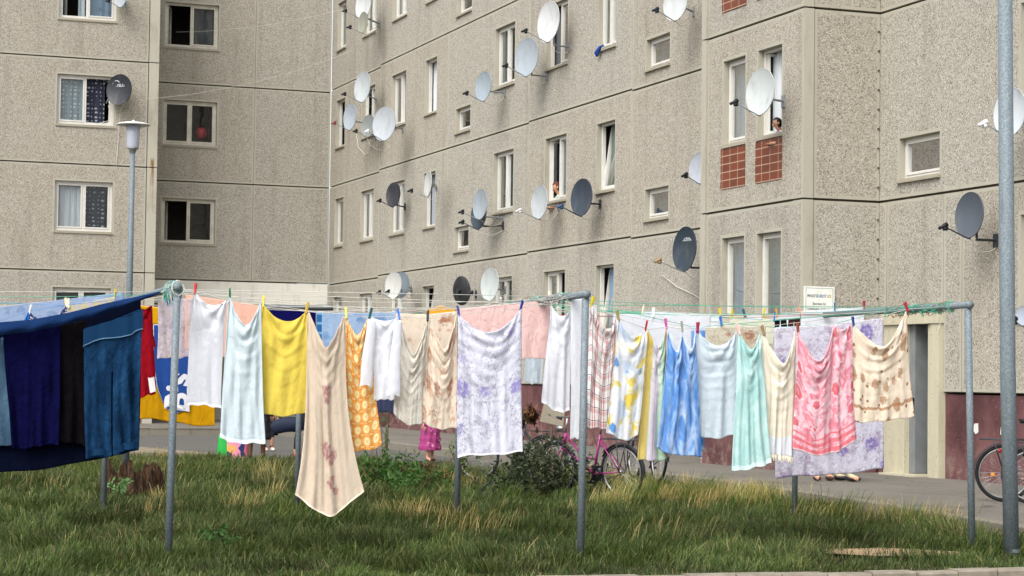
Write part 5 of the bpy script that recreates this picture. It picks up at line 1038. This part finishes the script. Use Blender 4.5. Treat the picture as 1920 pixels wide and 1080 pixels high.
def head(root, c, hairmat, tilt=(0, 0), long=0., s=1.):
    c = np.array(c); mb = MB(); f = np.array([math.sin(tilt[0]), -math.cos(tilt[0]), -math.sin(tilt[1])]); r = np.array([math.cos(tilt[0]), math.sin(tilt[0]), 0]); u = np.cross(r, -f)
    f = f/np.linalg.norm(f); u = np.cross(r, -f)
    def egg(a_, b_, h_, keep, jag=0.):
        mb = MB(); n = 14; w = 28
        for i in range(n+1):
            th = math.pi*i/n
            for q in range(w):
                a = 2*math.pi*q/w; d = np.array([math.sin(th)*math.cos(a), math.sin(th)*math.sin(a), math.cos(th)]); k = 1-.22*max(0, -d[2])*(1 if not jag else .0)
                mb.v.append(tuple(c+s*(r*d[0]*a_*k-f*d[1]*b_*k+u*d[2]*h_)*(1+jag*math.sin(7*a+5*th))))
        for i in range(n):
            for q in range(w):
                th = math.pi*(i+.5)/n; a = 2*math.pi*(q+.5)/w; d = (math.sin(th)*math.cos(a), -math.sin(th)*math.sin(a), math.cos(th))
                if keep(d): mb.f.append([i*w+q, i*w+(q+1) % w, (i+1)*w+(q+1) % w, (i+1)*w+q]); mb.mi.append(0)
        return mb
    part(root, egg(.076, .095, .118, lambda d: True), 'face', SKIN)
    part(root, egg(.088, .108, .126, lambda d: not ((d[1] > .12 and d[2] < .58) or d[2] < -.72), .02), 'hair', hairmat)
    mb = MB(); mb.ball(c+f*.103*s-u*.015, .02*s, 6, sc=(1, 1, 1.3)); part(root, mb, 'nose', SKIN)
    for q in (-1, 1):
        mb = MB(); mb.ball(c+f*.080*s+r*q*.032*s+u*.012, .010*s, 6); part(root, mb, 'eye', plain('eye_dark', '1a1412', .3))
        mb = MB(); mb.ball(c+r*q*.093*s-u*.01, .022*s, 6, sc=(.5, 1, 1.3)); part(root, mb, 'ear', SKIN)
    mb = MB(); mb.ball(c+f*.092*s-u*.055*s, .02*s, 6, sc=(1.3, .6, .45)); part(root, mb, 'mouth', plain('lip', '8a4f48', .5))
def fingers(root, w, d, mat, s=1.):
    d = np.array(d, float); d /= np.linalg.norm(d); sd = np.cross(d, [0, 0, 1.]); sd /= np.linalg.norm(sd)+1e-9
    for i in range(4):
        mb = MB(); p = np.array(w)+sd*(i-1.5)*.02*s; L = (.075, .085, .08, .06)[i]*s; mb.tube([p, p+d*L*.5+np.array([0, 0, .008]), p+d*L-np.array([0, 0, .015])], [.009*s, .0085*s, .006*s], 7); part(root, mb, 'finger', mat)
    mb = MB(); p = np.array(w)-d*.03*s+sd*.035*s; mb.tube([p, p+sd*.025*s+d*.03*s, p+sd*.03*s+d*.06*s], [.011*s, .01*s, .007*s], 7); part(root, mb, 'thumb', mat)
# upper body leaning on a window sill: local -y looks out
def leaner(loc, rot, label, s, top, hair, yaw, pitch):
    J = [(0, .10, -.35), (0, .06, -.05), (0, .02, .22), (0, -.01, .30), (0, -.04, .36), (0, -.065, .45), (0, -.06, .525), (-.17, .01, .27), (-.24, -.12, .06), (-.08, -.24, .045), (.17, .01, .27), (.24, -.12, .06), (.07, -.25, .045), (-.1, .25, -.75), (.1, .25, -.75), (-.03, -.25, .045), (.02, -.262, .043), (-.025, -.125, .39)]
    E_ = [(0, 1), (1, 2), (2, 3), (3, 4), (4, 5), (5, 6), (2, 7), (7, 8), (8, 9), (2, 10), (10, 11), (11, 12), (0, 13), (0, 14), (9, 15), (12, 16), (5, 17)]
    R_ = [.13, .125, .13, .06, .045, .07, .06, .065, .045, .032, .065, .045, .032, .07, .07, .03, .03, .04]
    J = [tuple(np.array(j)*s) for j in J]; R_ = [r*s for r in R_]
    def zone(p): return 0 if p.z > .325*s or (p.y < -.19*s and p.z < .1*s) else 1
    root = person(loc, rot, label, J, E_, R_, [SKIN, top], zone)
    head(root, np.array(J[5])+np.array([0, -.01, .03])*s, hair, (yaw, pitch), s=s*.95); fingers(root, J[15], (.7, -.7, 0), SKIN, s); fingers(root, J[16], (-.8, -.6, 0), SKIN, s)
    mb = MB(); mb.smooth = True; mb.lathe([(.085*s, .27*s), (.07*s, .32*s)], (0, 0, 0), n=16); part(root, mb, 'collar', top)
t = T('mint_blouse'); M_MINT = t.pbr('b9c9b8', .85, transl=.1); t = T('purple_check'); o_ = t.obj(); M_PURP = t.pbr(t.mix(t.band(t.xyz(o_)[2], .05, 0, .5), '6a4a86', 'a58ab4'), .85)
fh = hk['F', 1]; wp = np.array(PF2(fh[1]-.42, -.12, fh[2]+.03)); leaner(wp+np.array([.07, 0, -.19]), -math.pi/2, 'red-haired woman in a pale top leaning out of the open window and looking down', 1., M_MINT, HAIRR, -.3, .5)
bh = (27.5, 28.28, J[1]+1.02, J[1]+2.37); wp = np.array(PBAY(27.80, -.10, bh[2]+.03)); leaner(wp+np.array([.04, 0, -.19]), -math.pi/2, 'dark-haired child in a purple checked top at the stair window behind the dish', .74, M_PURP, HAIRB, -.25, .25)
# standing figures behind the laundry
def stander(loc, rot, label, H, mats, zones, hair, pose=None, skirt=None, shoe=None, armbend=.0, step=.06):
    s = H/1.7; st_ = step
    J = [(0, 0, .92), (0, 0, 1.12), (0, 0, 1.34), (0, 0, 1.45), (0, -.01, 1.52), (0, -.02, 1.6), (0, -.015, 1.67), (-.17, 0, 1.36), (-.23, .0, 1.1), (-.24, -.08-armbend, .87+armbend), (.17, 0, 1.36), (.23, .0, 1.1), (.24, -.08-armbend, .87+armbend), (-.09, 0, .86), (-.1, -.02-st_, .48), (-.1, .02-st_, .09), (.09, 0, .86), (.1, -.02+st_, .48), (.1, .02+st_, .09), (-.11, -.13-st_, .035), (.11, -.13+st_, .035), (-.24, -.11-armbend, .79+armbend), (.24, -.11-armbend, .79+armbend)]
    E_ = [(0, 1), (1, 2), (2, 3), (3, 4), (4, 5), (5, 6), (2, 7), (7, 8), (8, 9), (2, 10), (10, 11), (11, 12), (0, 13), (13, 14), (14, 15), (0, 16), (16, 17), (17, 18), (15, 19), (18, 20), (9, 21), (12, 22)]
    R_ = [.13, .12, .14, .06, .045, .075, .065, .06, .045, .033, .06, .045, .033, .085, .058, .04, .085, .058, .04, .033, .033, .028, .028]
    root = person(loc, rot, label, [tuple(np.array(j)*s) for j in J], E_, [r*s for r in R_], mats, lambda p: zones(p.z/s, p))
    head(root, np.array(J[5])*s+np.array([0, 0, .01]), hair, (0, .1), s=s)
    for q in (21, 22): fingers(root, np.array(J[q])*s, (0, -.15, -1), SKIN, s)
    if shoe:
        for q in (15, 18):
            a = np.array(J[q])*s; mb = MB(); mb.ball(np.array([a[0], a[1]-.06*s, .045*s]), .052*s, 8, sc=(.72, 2.1, .7)); part(root, mb, 'shoe', shoe)
            if label.startswith('child in cropped'):
                mb = MB(); mb.lathe([(.045*s, .0), (.045*s, .05*s)], (a[0], a[1], .085*s), n=12); part(root, mb, 'sock', M_BLACK)
    if skirt:
        r0, r1, z0, z1, mt = skirt; mb = MB(); N = 40; K = 14
        for i in range(K+1):
            f = i/K; r = r0+(r1-r0)*f+.012*math.sin(f*K*2.1)
            for j in range(N):
                a = 2*math.pi*j/N; mb.v.append(((r+.012*math.sin(9*a+f*4))*math.cos(a), (r*.85+.012*math.sin(9*a+f*4))*math.sin(a), z1+(z0-z1)*f))
        for i in range(K):
            for j in range(N): mb.f.append([i*N+j, i*N+(j+1) % N, (i+1)*N+(j+1) % N, (i+1)*N+j]); mb.mi.append(0)
        part(root, mb, 'skirt', mt)
    return root
t = T('pink_print'); o_ = t.obj(); M_PINKP = t.pbr(t.mix(t.step(t.vor(o_, 14), .3, .2), '8e3568', 'b8789c'), .85)
DK = plain('dark_cloth', '23212a', .9); BRN = plain('brown_stocking', '5b3d30', .8); OLV = plain('olive_cloth', '4f5540', .9); KHK = plain('khaki_cloth', 'b0a98a', .9); REDS = plain('red_shoe', 'a01f30', .5); WSH = plain('white_shoe', 'd6d2c8', .6); SAN = plain('brown_sandal', '3f2a24', .6)
stander(on_z(806, 866, 0), .3, 'girl in a pink ruffled skirt behind the cream sheets', 1.3, [SKIN, M_PINKP], lambda z, p: 1 if .5 < z < 1.42 and abs(p.x) < .2 else 0, HAIRB, skirt=(.13, .2, .2, .85, M_PINKP), shoe=SAN)
stander(on_z(481, 864, 0), 2.6, 'woman in dark dress and brown stockings behind the pale blue towel', 1.62, [SKIN, DK, BRN], lambda z, p: 2 if z < .55 else (1 if z < 1.45 else 0), HAIRB, skirt=(.16, .24, .36, 1.0, DK), shoe=SAN)
stander(on_z(503, 846, 0), .2, 'child in cropped black leggings and white shoes by the yellow jersey', 1.35, [SKIN, DK, OLV], lambda z, p: 0 if (z < .33 or z > 1.44) else (1 if z < .9 else 2), HAIRB, shoe=WSH, step=.02)
stander(on_z(566, 858, 0), 1.2, 'person with red shoes mostly hidden behind the long beige towel', 1.3, [SKIN, DK], lambda z, p: 1 if .2 < z < 1.44 else 0, HAIRB, shoe=REDS, step=.16)
stander(on_z(1541, 902, .14), .0, 'person in sandals standing on the pavement behind the violet floral sheet', 1.6, [SKIN, KHK], lambda z, p: 1 if .35 < z < 1.44 else 0, HAIRB, shoe=SAN, step=.0)
stander(on_z(1582, 903, .14), .75, 'person in khaki trousers and black shoes beside the sandalled person', 1.7, [SKIN, KHK], lambda z, p: 1 if .07 < z < 1.44 else 0, HAIRB, skirt=(.16, .16, .95, 1.15, KHK), shoe=M_BLACK, step=.12)
# bags
p = on_z(437, 862, 0); root = thing('shopping_bag', p, 'bright printed shopping bag on the ground under the pale blue towel', 'bag'); t = T('bag_print'); o_ = t.obj(); n = t.vor(o_, 8, out='Color'); x_, y_, z_ = t.xyz(o_)
M_BAG = t.pbr(t.mix(t.m2('LESS_THAN', x_, -.13), t.ramp(t.xyz(n)[0], [(0, '2c3566'), (.2, 'd98aa6'), (.5, 'e0a060'), (.7, 'd9748e'), (1, 'e3d0b0')], 'CONSTANT'), '1f9a3c'), .5)
mb = MB(); N = 24
for i in range(7):
    f = i/6; 
    for j in range(N): a = 2*math.pi*j/N; q = 4.; c_, s_ = math.cos(a), math.sin(a); k_ = (abs(c_)**q+abs(s_)**q)**(-1/q); mb.v.append((p[0]+.26*k_*c_*(1+.06*math.sin(5*a+3*f)), p[1]+.12*k_*s_*(1-.5*f), f*.42))
for i in range(6):
    for j in range(N): mb.f.append([i*N+j, i*N+(j+1) % N, (i+1)*N+(j+1) % N, (i+1)*N+j]); mb.mi.append(0)
mb.build('bag_body', M_BAG, root, True); mb = MB(); mb.tube([(p[0]+.27*math.cos(a), p[1]+.13*math.sin(a), .03) for a in np.linspace(0, 6.2, 20)], .02, 6, closed=True); mb.build('rim', plain('bag_rim', 'e0b8b0', .6), root)
for y_s in (-.05, .05): mb = MB(); mb.tube([(p[0]-.1, p[1]+y_s, .4), (p[0]-.08, p[1]+y_s, .55), (p[0]+.08, p[1]+y_s, .55), (p[0]+.1, p[1]+y_s, .4)], .008, 6); mb.build('handle', plain('bag_rim', 'e0b8b0', .6), root)
A = on_z(540, 858, 0); kk = depth(A)/CF; root = thing('holdall', on_plane(540, 795, A, A+np.array([1, -.37, 0])), 'dark blue soft holdall carried between the yellow jersey and the beige towel', 'bag'); C_ = np.array(root.location)
mb = MB(); N = 24
for i in range(11):
    f = (i/10-.5)*2; r = .13*math.sqrt(max(0, 1-abs(f)**5))+.005
    for j in range(N): a = 2*math.pi*j/N; mb.v.append((C_[0]+f*.3, C_[1]+r*math.cos(a)*.7-f*.1, C_[2]+r*math.sin(a)*(1+.1*math.sin(4*f+a))-.02+.03*f))
for i in range(10):
    for j in range(N): mb.f.append([i*N+j, i*N+(j+1) % N, (i+1)*N+(j+1) % N, (i+1)*N+j]); mb.mi.append(0)
mb.build('bag_body', plain('navy_bag', '121d33', .7), root, True); mb = MB(); mb.tube([C_+np.array([-.12, .03, .1]), C_+np.array([-.08, 0, .24]), C_+np.array([.1, -.02, .26]), C_+np.array([.14, -.05, .12])], .012, 7); mb.build('handle', plain('navy_bag_strap', '141c30', .7), root)
# ---------------------------------------------------------------- bicycles
TYRE = plain('tyre_rubber', '1b1b1c', .8); RIM = plain('rim_alloy', '9b9d9f', .35, .7); CHR = plain('chrome', 'a8aaac', .25, .8)
def bicycle(loc, rot, label, frame, lean=0., basket=False, fend=True, s=1., lady=True, refl=None):
    root = thing('bicycle', loc, label, 'bicycle', 'bicycles in the yard'); r = .335; B = [0]
    def pb(mb, name, mat, par=None, sm=True):
        mb.smooth = sm; o = mb.build(name, mat); o.parent = par or root; return o
    hubs = ((-.53, .335), (.53, .335)); fm = plain('paint_'+frame, frame, .3, spec=.5)
    for hx, hz in hubs:
        mb = MB(); mb.tube([(hx+(r-.02)*math.cos(a), 0, hz+(r-.02)*math.sin(a)) for a in np.linspace(0, 2*math.pi, 49)[:-1]], .02, 8, closed=True); w = pb(mb, 'wheel', TYRE)
        mb = MB(); mb.tube([(hx+(r-.048)*math.cos(a), 0, hz+(r-.048)*math.sin(a)) for a in np.linspace(0, 2*math.pi, 49)[:-1]], .011, 6, closed=True); pb(mb, 'rim', RIM, w)
        mb = MB()
        for i in range(28):
            a = 2*math.pi*i/28; b = a+(.35 if i % 2 else -.35); q = .02 if i % 4 < 2 else -.02; mb.tube([(hx+.025*math.cos(b), q, hz+.025*math.sin(b)), (hx+(r-.05)*math.cos(a), 0, hz+(r-.05)*math.sin(a))], .0016, 4, cap=False)
        pb(mb, 'spokes', CHR, w); mb = MB(); mb.tube([(hx, -.05, hz), (hx, .05, hz)], [.018, .018], 10); pb(mb, 'hub', CHR, w)
        if refl:
            mb = MB(); mb.lathe([(0, -.006), (.026, -.006), (.026, .006), (0, .006)], (hx-.13, 0, hz-.02), (0, 1, 0), 14); pb(mb, 'reflector', plain('amber_reflector', refl, .3), w)
        if fend:
            a0, a1 = (.5, 3.3) if hx < 0 else (.4, 2.9); mb = MB(); L = np.linspace(a0, a1, 20); R_ = r+.022
            for a in L:
                for y, dz in ((-.028, -.014), (0, .0), (.028, -.014)): mb.v.append((hx+(R_+dz)*math.cos(a), y, hz+(R_+dz)*math.sin(a)))
            for i in range(19):
                for j in (0, 1): mb.f.append([i*3+j, i*3+j+1, i*3+j+4, i*3+j+3]); mb.mi.append(0)
            pb(mb, 'mudguard', M_DKMET)
    bb = (-.08, 0, .29); st = (-.2, 0, .78); hd0 = (.40, 0, .60); hd1 = (.36, 0, .78)
    mb = MB(); mb.tube([bb, st], .016, 8); mb.tube([hd0, hd1], .02, 8); mb.tube([bb, hd0], .019, 8)
    if lady: mb.tube([(-.13, 0, .47), (.1, 0, .5), hd1], .015, 8)
    else: mb.tube([(-.19, 0, .74), hd1], .016, 8)
    for y in (-.05, .05): mb.tube([(-.53, y, .335), (-.08, y*.5, .29)], .009, 6); mb.tube([(-.53, y, .335), (-.185, y*.3, .72)], .008, 6); mb.tube([(.53, y, .335), (.47, y, .5), (.405, y*.5, .6)], .012, 6)
    pb(mb, 'frame', fm)
    mb = MB(); mb.tube([st, (-.225, 0, .9)], .013, 8); pb(mb, 'seat_post', CHR)
    mb = MB(); N = 12
    for i in range(9):
        f = i/8; w = .085*(1-f)**.7+.018; x = -.36+f*.27
        for j in range(N): a = 2*math.pi*j/N; mb.v.append((x, w*math.cos(a), .93+.028*math.sin(a)+.02*(1-f)))
    for i in range(8):
        for j in range(N): mb.f.append([i*N+j, i*N+(j+1) % N, (i+1)*N+(j+1) % N, (i+1)*N+j]); mb.mi.append(0)
    mb.f += [list(range(N)), list(range(8*N, 9*N))]; mb.mi += [0, 0]; pb(mb, 'saddle', M_BLACK)
    mb = MB(); mb.tube([hd1, (.33, 0, .97)], .013, 8); mb.tube([(.2, -.29, .99), (.33, -.2, 1.0), (.34, 0, .98), (.33, .2, 1.0), (.2, .29, .99)], .011, 8); hb = pb(mb, 'handlebar', CHR)
    for y in (-1, 1): mb = MB(); mb.tube([(.17, y*.3, .985), (.27, y*.25, .995)], .017, 8); pb(mb, 'grip', M_BLACK, hb)
    mb = MB(); mb.lathe([(.03, -.004), (.095, -.004), (.095, .004), (.03, .004)], (-.08, -.045, .29), (0, 1, 0), 24); mb.tube([(-.53, -.045, .36), (-.08, -.045, .385)], .006, 5); mb.tube([(-.53, -.045, .31), (-.08, -.045, .195)], .006, 5); pb(mb, 'chainring', M_DKMET)
    for y, d in ((-.06, 1), (.06, -1)): mb = MB(); mb.tube([(-.08, y, .29), (-.08+d*.12, y, .29-d*.11)], .01, 6); mb.box(-.08+d*.12-.045, -.08+d*.12+.045, y-.04+.04*np.sign(y), y+.04+.04*np.sign(y), .27-d*.11, .295-d*.11); pb(mb, 'pedal', M_BLACK, None, False)
    mb = MB()
    for y in (-.06, 0, .06): mb.tube([(-.82, y, .73), (-.25, y, .73)], .006, 5)
    mb.tube([(-.82, -.06, .73), (-.82, .06, .73)], .006, 5)
    for y in (-.07, .07): mb.tube([(-.53, y, .335), (-.66, y*.9, .73)], .006, 5); mb.tube([(-.53, y, .335), (-.5, y*.9, .73)], .006, 5)
    pb(mb, 'luggage_rack', M_DKMET)
    mb = MB(); mb.lathe([(0, -.02), (.025, -.02), (.03, .012), (0, .02)], (-.9, 0, .62), (-1, 0, 0), 12); pb(mb, 'rear_light', plain('red_light', '8a1f1a', .35))
    mb = MB(); mb.lathe([(0, -.05), (.03, -.03), (.04, .03), (0, .035)], (.45, 0, .84), (1, 0, 0), 14); pb(mb, 'front_light', CHR)
    if basket:
        mb = MB(); N = 16
        for i in range(7):
            f = i/6
            for j in range(N): a = 2*math.pi*j/N; k_ = (abs(math.cos(a))**4+abs(math.sin(a))**4)**-.25; mb.v.append((.58+.13*k_*math.cos(a)*(.85+.2*f), .17*k_*math.sin(a)*(.85+.2*f), .72+.24*f))
        for i in range(6):
            for j in range(N):
                if (i+j) % 2 == 0: mb.f.append([i*N+j, i*N+(j+1) % N, (i+1)*N+(j+1) % N, (i+1)*N+j]); mb.mi.append(0)
        pb(mb, 'basket', plain('wicker_brown', '4a3020', .9), None, False)
    root.rotation_euler = (lean, 0, rot); root.scale = (s, s, s); return root
P = on_z(1085, 932, 0); rear = on_z(1168, 936, 0); front = on_z(992, 925, 0); dv = front-rear; ang = math.atan2(dv[1], dv[0])
bicycle((rear+dv/np.linalg.norm(dv)*.53), ang, 'pink bicycle standing at the road edge behind the middle steel post', '8a2a68', lean=-.06)
q = on_z(985, 920, .0)+np.array([.5, 1.9, 0]); bicycle(q, ang+.25, 'dark bicycle with a wicker basket behind the pink one', '20242c', basket=True, lean=.05)
q = on_z(1200, 905, .14)+np.array([.3, .5, 0]); bicycle(q, 1.45, 'dark bicycle on the pavement behind the striped towel', '22252a', lean=.05)
rr_ = on_z(1879, 941, .14); bicycle(rr_+np.array([.53*math.cos(-.5), .53*math.sin(-.5), 0]), -.5, 'bicycle with an amber wheel reflector parked by the purple wall', '4b1c20', s=.96, lean=.04, refl='e08a1a')
rr_ = on_z(1912, 943, .14)+np.array([-.05, -.25, 0]); bicycle(rr_+np.array([.53*math.cos(-.62), .53*math.sin(-.62), 0]), -.62, 'silver-rimmed bicycle half hidden behind the thick steel pole', '2a2c34', s=.94, lean=.04)
# grey board leaning between the bicycles, brown bundle in front of it
q = on_z(1030, 925, .0)+np.array([.35, 1.2, 0]); A = q; f4 = [on_plane(x, y, A, A+np.array([1, -.37, 0])) for x, y in ((1012, 790), (1056, 800), (1062, 742), (1026, 732))]
root = thing('board', q, 'grey board standing askew behind the pink bicycle handlebar', 'board'); mb = MB(); dy = np.array([.01, .03, 0])
mb.face(f4); mb.face([p+dy for p in f4[::-1]])
for i in range(4): mb.face([f4[i], f4[(i+1) % 4], f4[(i+1) % 4]+dy, f4[i]+dy])
mb.build('panel', plain('grey_board', '8a8273', .9, var=.1, sc=30), root); mb = MB(); mid = (f4[0]+f4[1])/2; mb.tube([mid+dy*.5, np.array([mid[0], mid[1], .0])], .02, 8); mb.build('stake', plain('weathered_wood', '5f5344', .9), root)
bush('brushwood_bundle', 'brown bundle of dry twigs beside the grey board', 'brushwood', on_plane(994, 795, A, A+np.array([1, -.37, 0]))+np.array([0, .1, 0]), (.16, .14, .22), 420, ('4a3020', '6a4a30', '2c1c14'), .05, 10)
# paper scraps on the purple wall
for i, (x, y, w_) in enumerate(((1830, 803, .1), (1880, 809, .09))):
    p = on_x(x, y, X2+.03); mb = MB(); mb.face([(X2+.03, p[1]+w_*a, p[2]+w_*b) for a, b in ((-.6, -.5), (.1, -.8), (.6, -.4), (.5, .6), (-.5, .7))]); mb.face([(X2+.0325, p[1]+w_*a, p[2]+w_*b) for a, b in ((-.6, -.5), (.1, -.8), (.6, -.4), (.5, .6), (-.5, .7))])
    tag(mb.build('paper_scrap', plain('torn_paper', 'cfd0cc', .8)), ('torn white paper scrap on the purple wall beside the right post', 'white paper scrap on the purple wall near the thick pole')[i], 'paper scrap')
c = on_y(377, 250, Y1+.42); root = thing('balloon', c, 'red round balloon behind the right pane of a left block window', 'balloon'); mb = MB(); mb.smooth = True; mb.ball(c, .16, 10, sc=(1, 1, 1.12)); mb.lathe([(.03, -.205), (.008, -.18)], c, n=8); mb.build('balloon_skin', plain('balloon_red', 'a8202c', .35, var=.05), root)
mb = MB(); mb.smooth = True; q0 = on_x(1127, 88, X2-.05); q1 = on_x(1121, 99, X2-.07)
for k_ in range(5): mb.tube([q0+np.array([.0, -.12+.02*k_, .01]), q0+np.array([-.02, .02*k_-.03, .0]), q1+np.array([-.01*k_, .012*k_, .0]), q1+np.array([0, .015*k_, -.07])], [.02, .024, .022, .012], 7)
tag(mb.build('rag', plain('blue_rag', '22489a', .9)), 'blue rag draped over the end of an upper window sill', 'rag')
# ---------------------------------------------------------------- light
AZ, EL = math.radians(220), math.radians(50)      # sun direction (from): towards -x, -y
sd_ = np.array([math.cos(EL)*math.cos(AZ), math.cos(EL)*math.sin(AZ), math.sin(EL)])
sl = bpy.data.lights.new('sun', 'SUN'); sl.energy = 1.0; sl.angle = math.radians(45); sl.color = (1, .98, .95); so = bpy.data.objects.new('sun', sl); COL.objects.link(so)
so.rotation_euler = Vector(-sd_).to_track_quat('-Z', 'Y').to_euler()
w = bpy.data.worlds.new('World'); scene.world = w; w.use_nodes = True; nt = w.node_tree; nt.nodes.clear()
sky = nt.nodes.new('ShaderNodeTexSky'); sky.sky_type = 'NISHITA'; sky.sun_disc = False; sky.sun_elevation = EL; sky.sun_rotation = math.pi/2-AZ; sky.dust_density = 4; sky.air_density = 1.; sky.ozone_density = .6
hs = nt.nodes.new('ShaderNodeHueSaturation'); hs.inputs['Saturation'].default_value = .3; hs.inputs['Value'].default_value = 1.
bg = nt.nodes.new('ShaderNodeBackground'); bg.inputs[1].default_value = .15; wo = nt.nodes.new('ShaderNodeOutputWorld')
nt.links.new(sky.outputs[0], hs.inputs['Color']); nt.links.new(hs.outputs[0], bg.inputs[0]); nt.links.new(bg.outputs[0], wo.inputs[0])
scene.view_settings.view_transform = 'Standard'; scene.view_settings.look = 'None'; scene.view_settings.exposure = 1.0; scene.view_settings.gamma = 1
scene.cycles.max_bounces = 6; scene.cycles.transparent_max_bounces = 8; scene.cycles.use_denoising = True
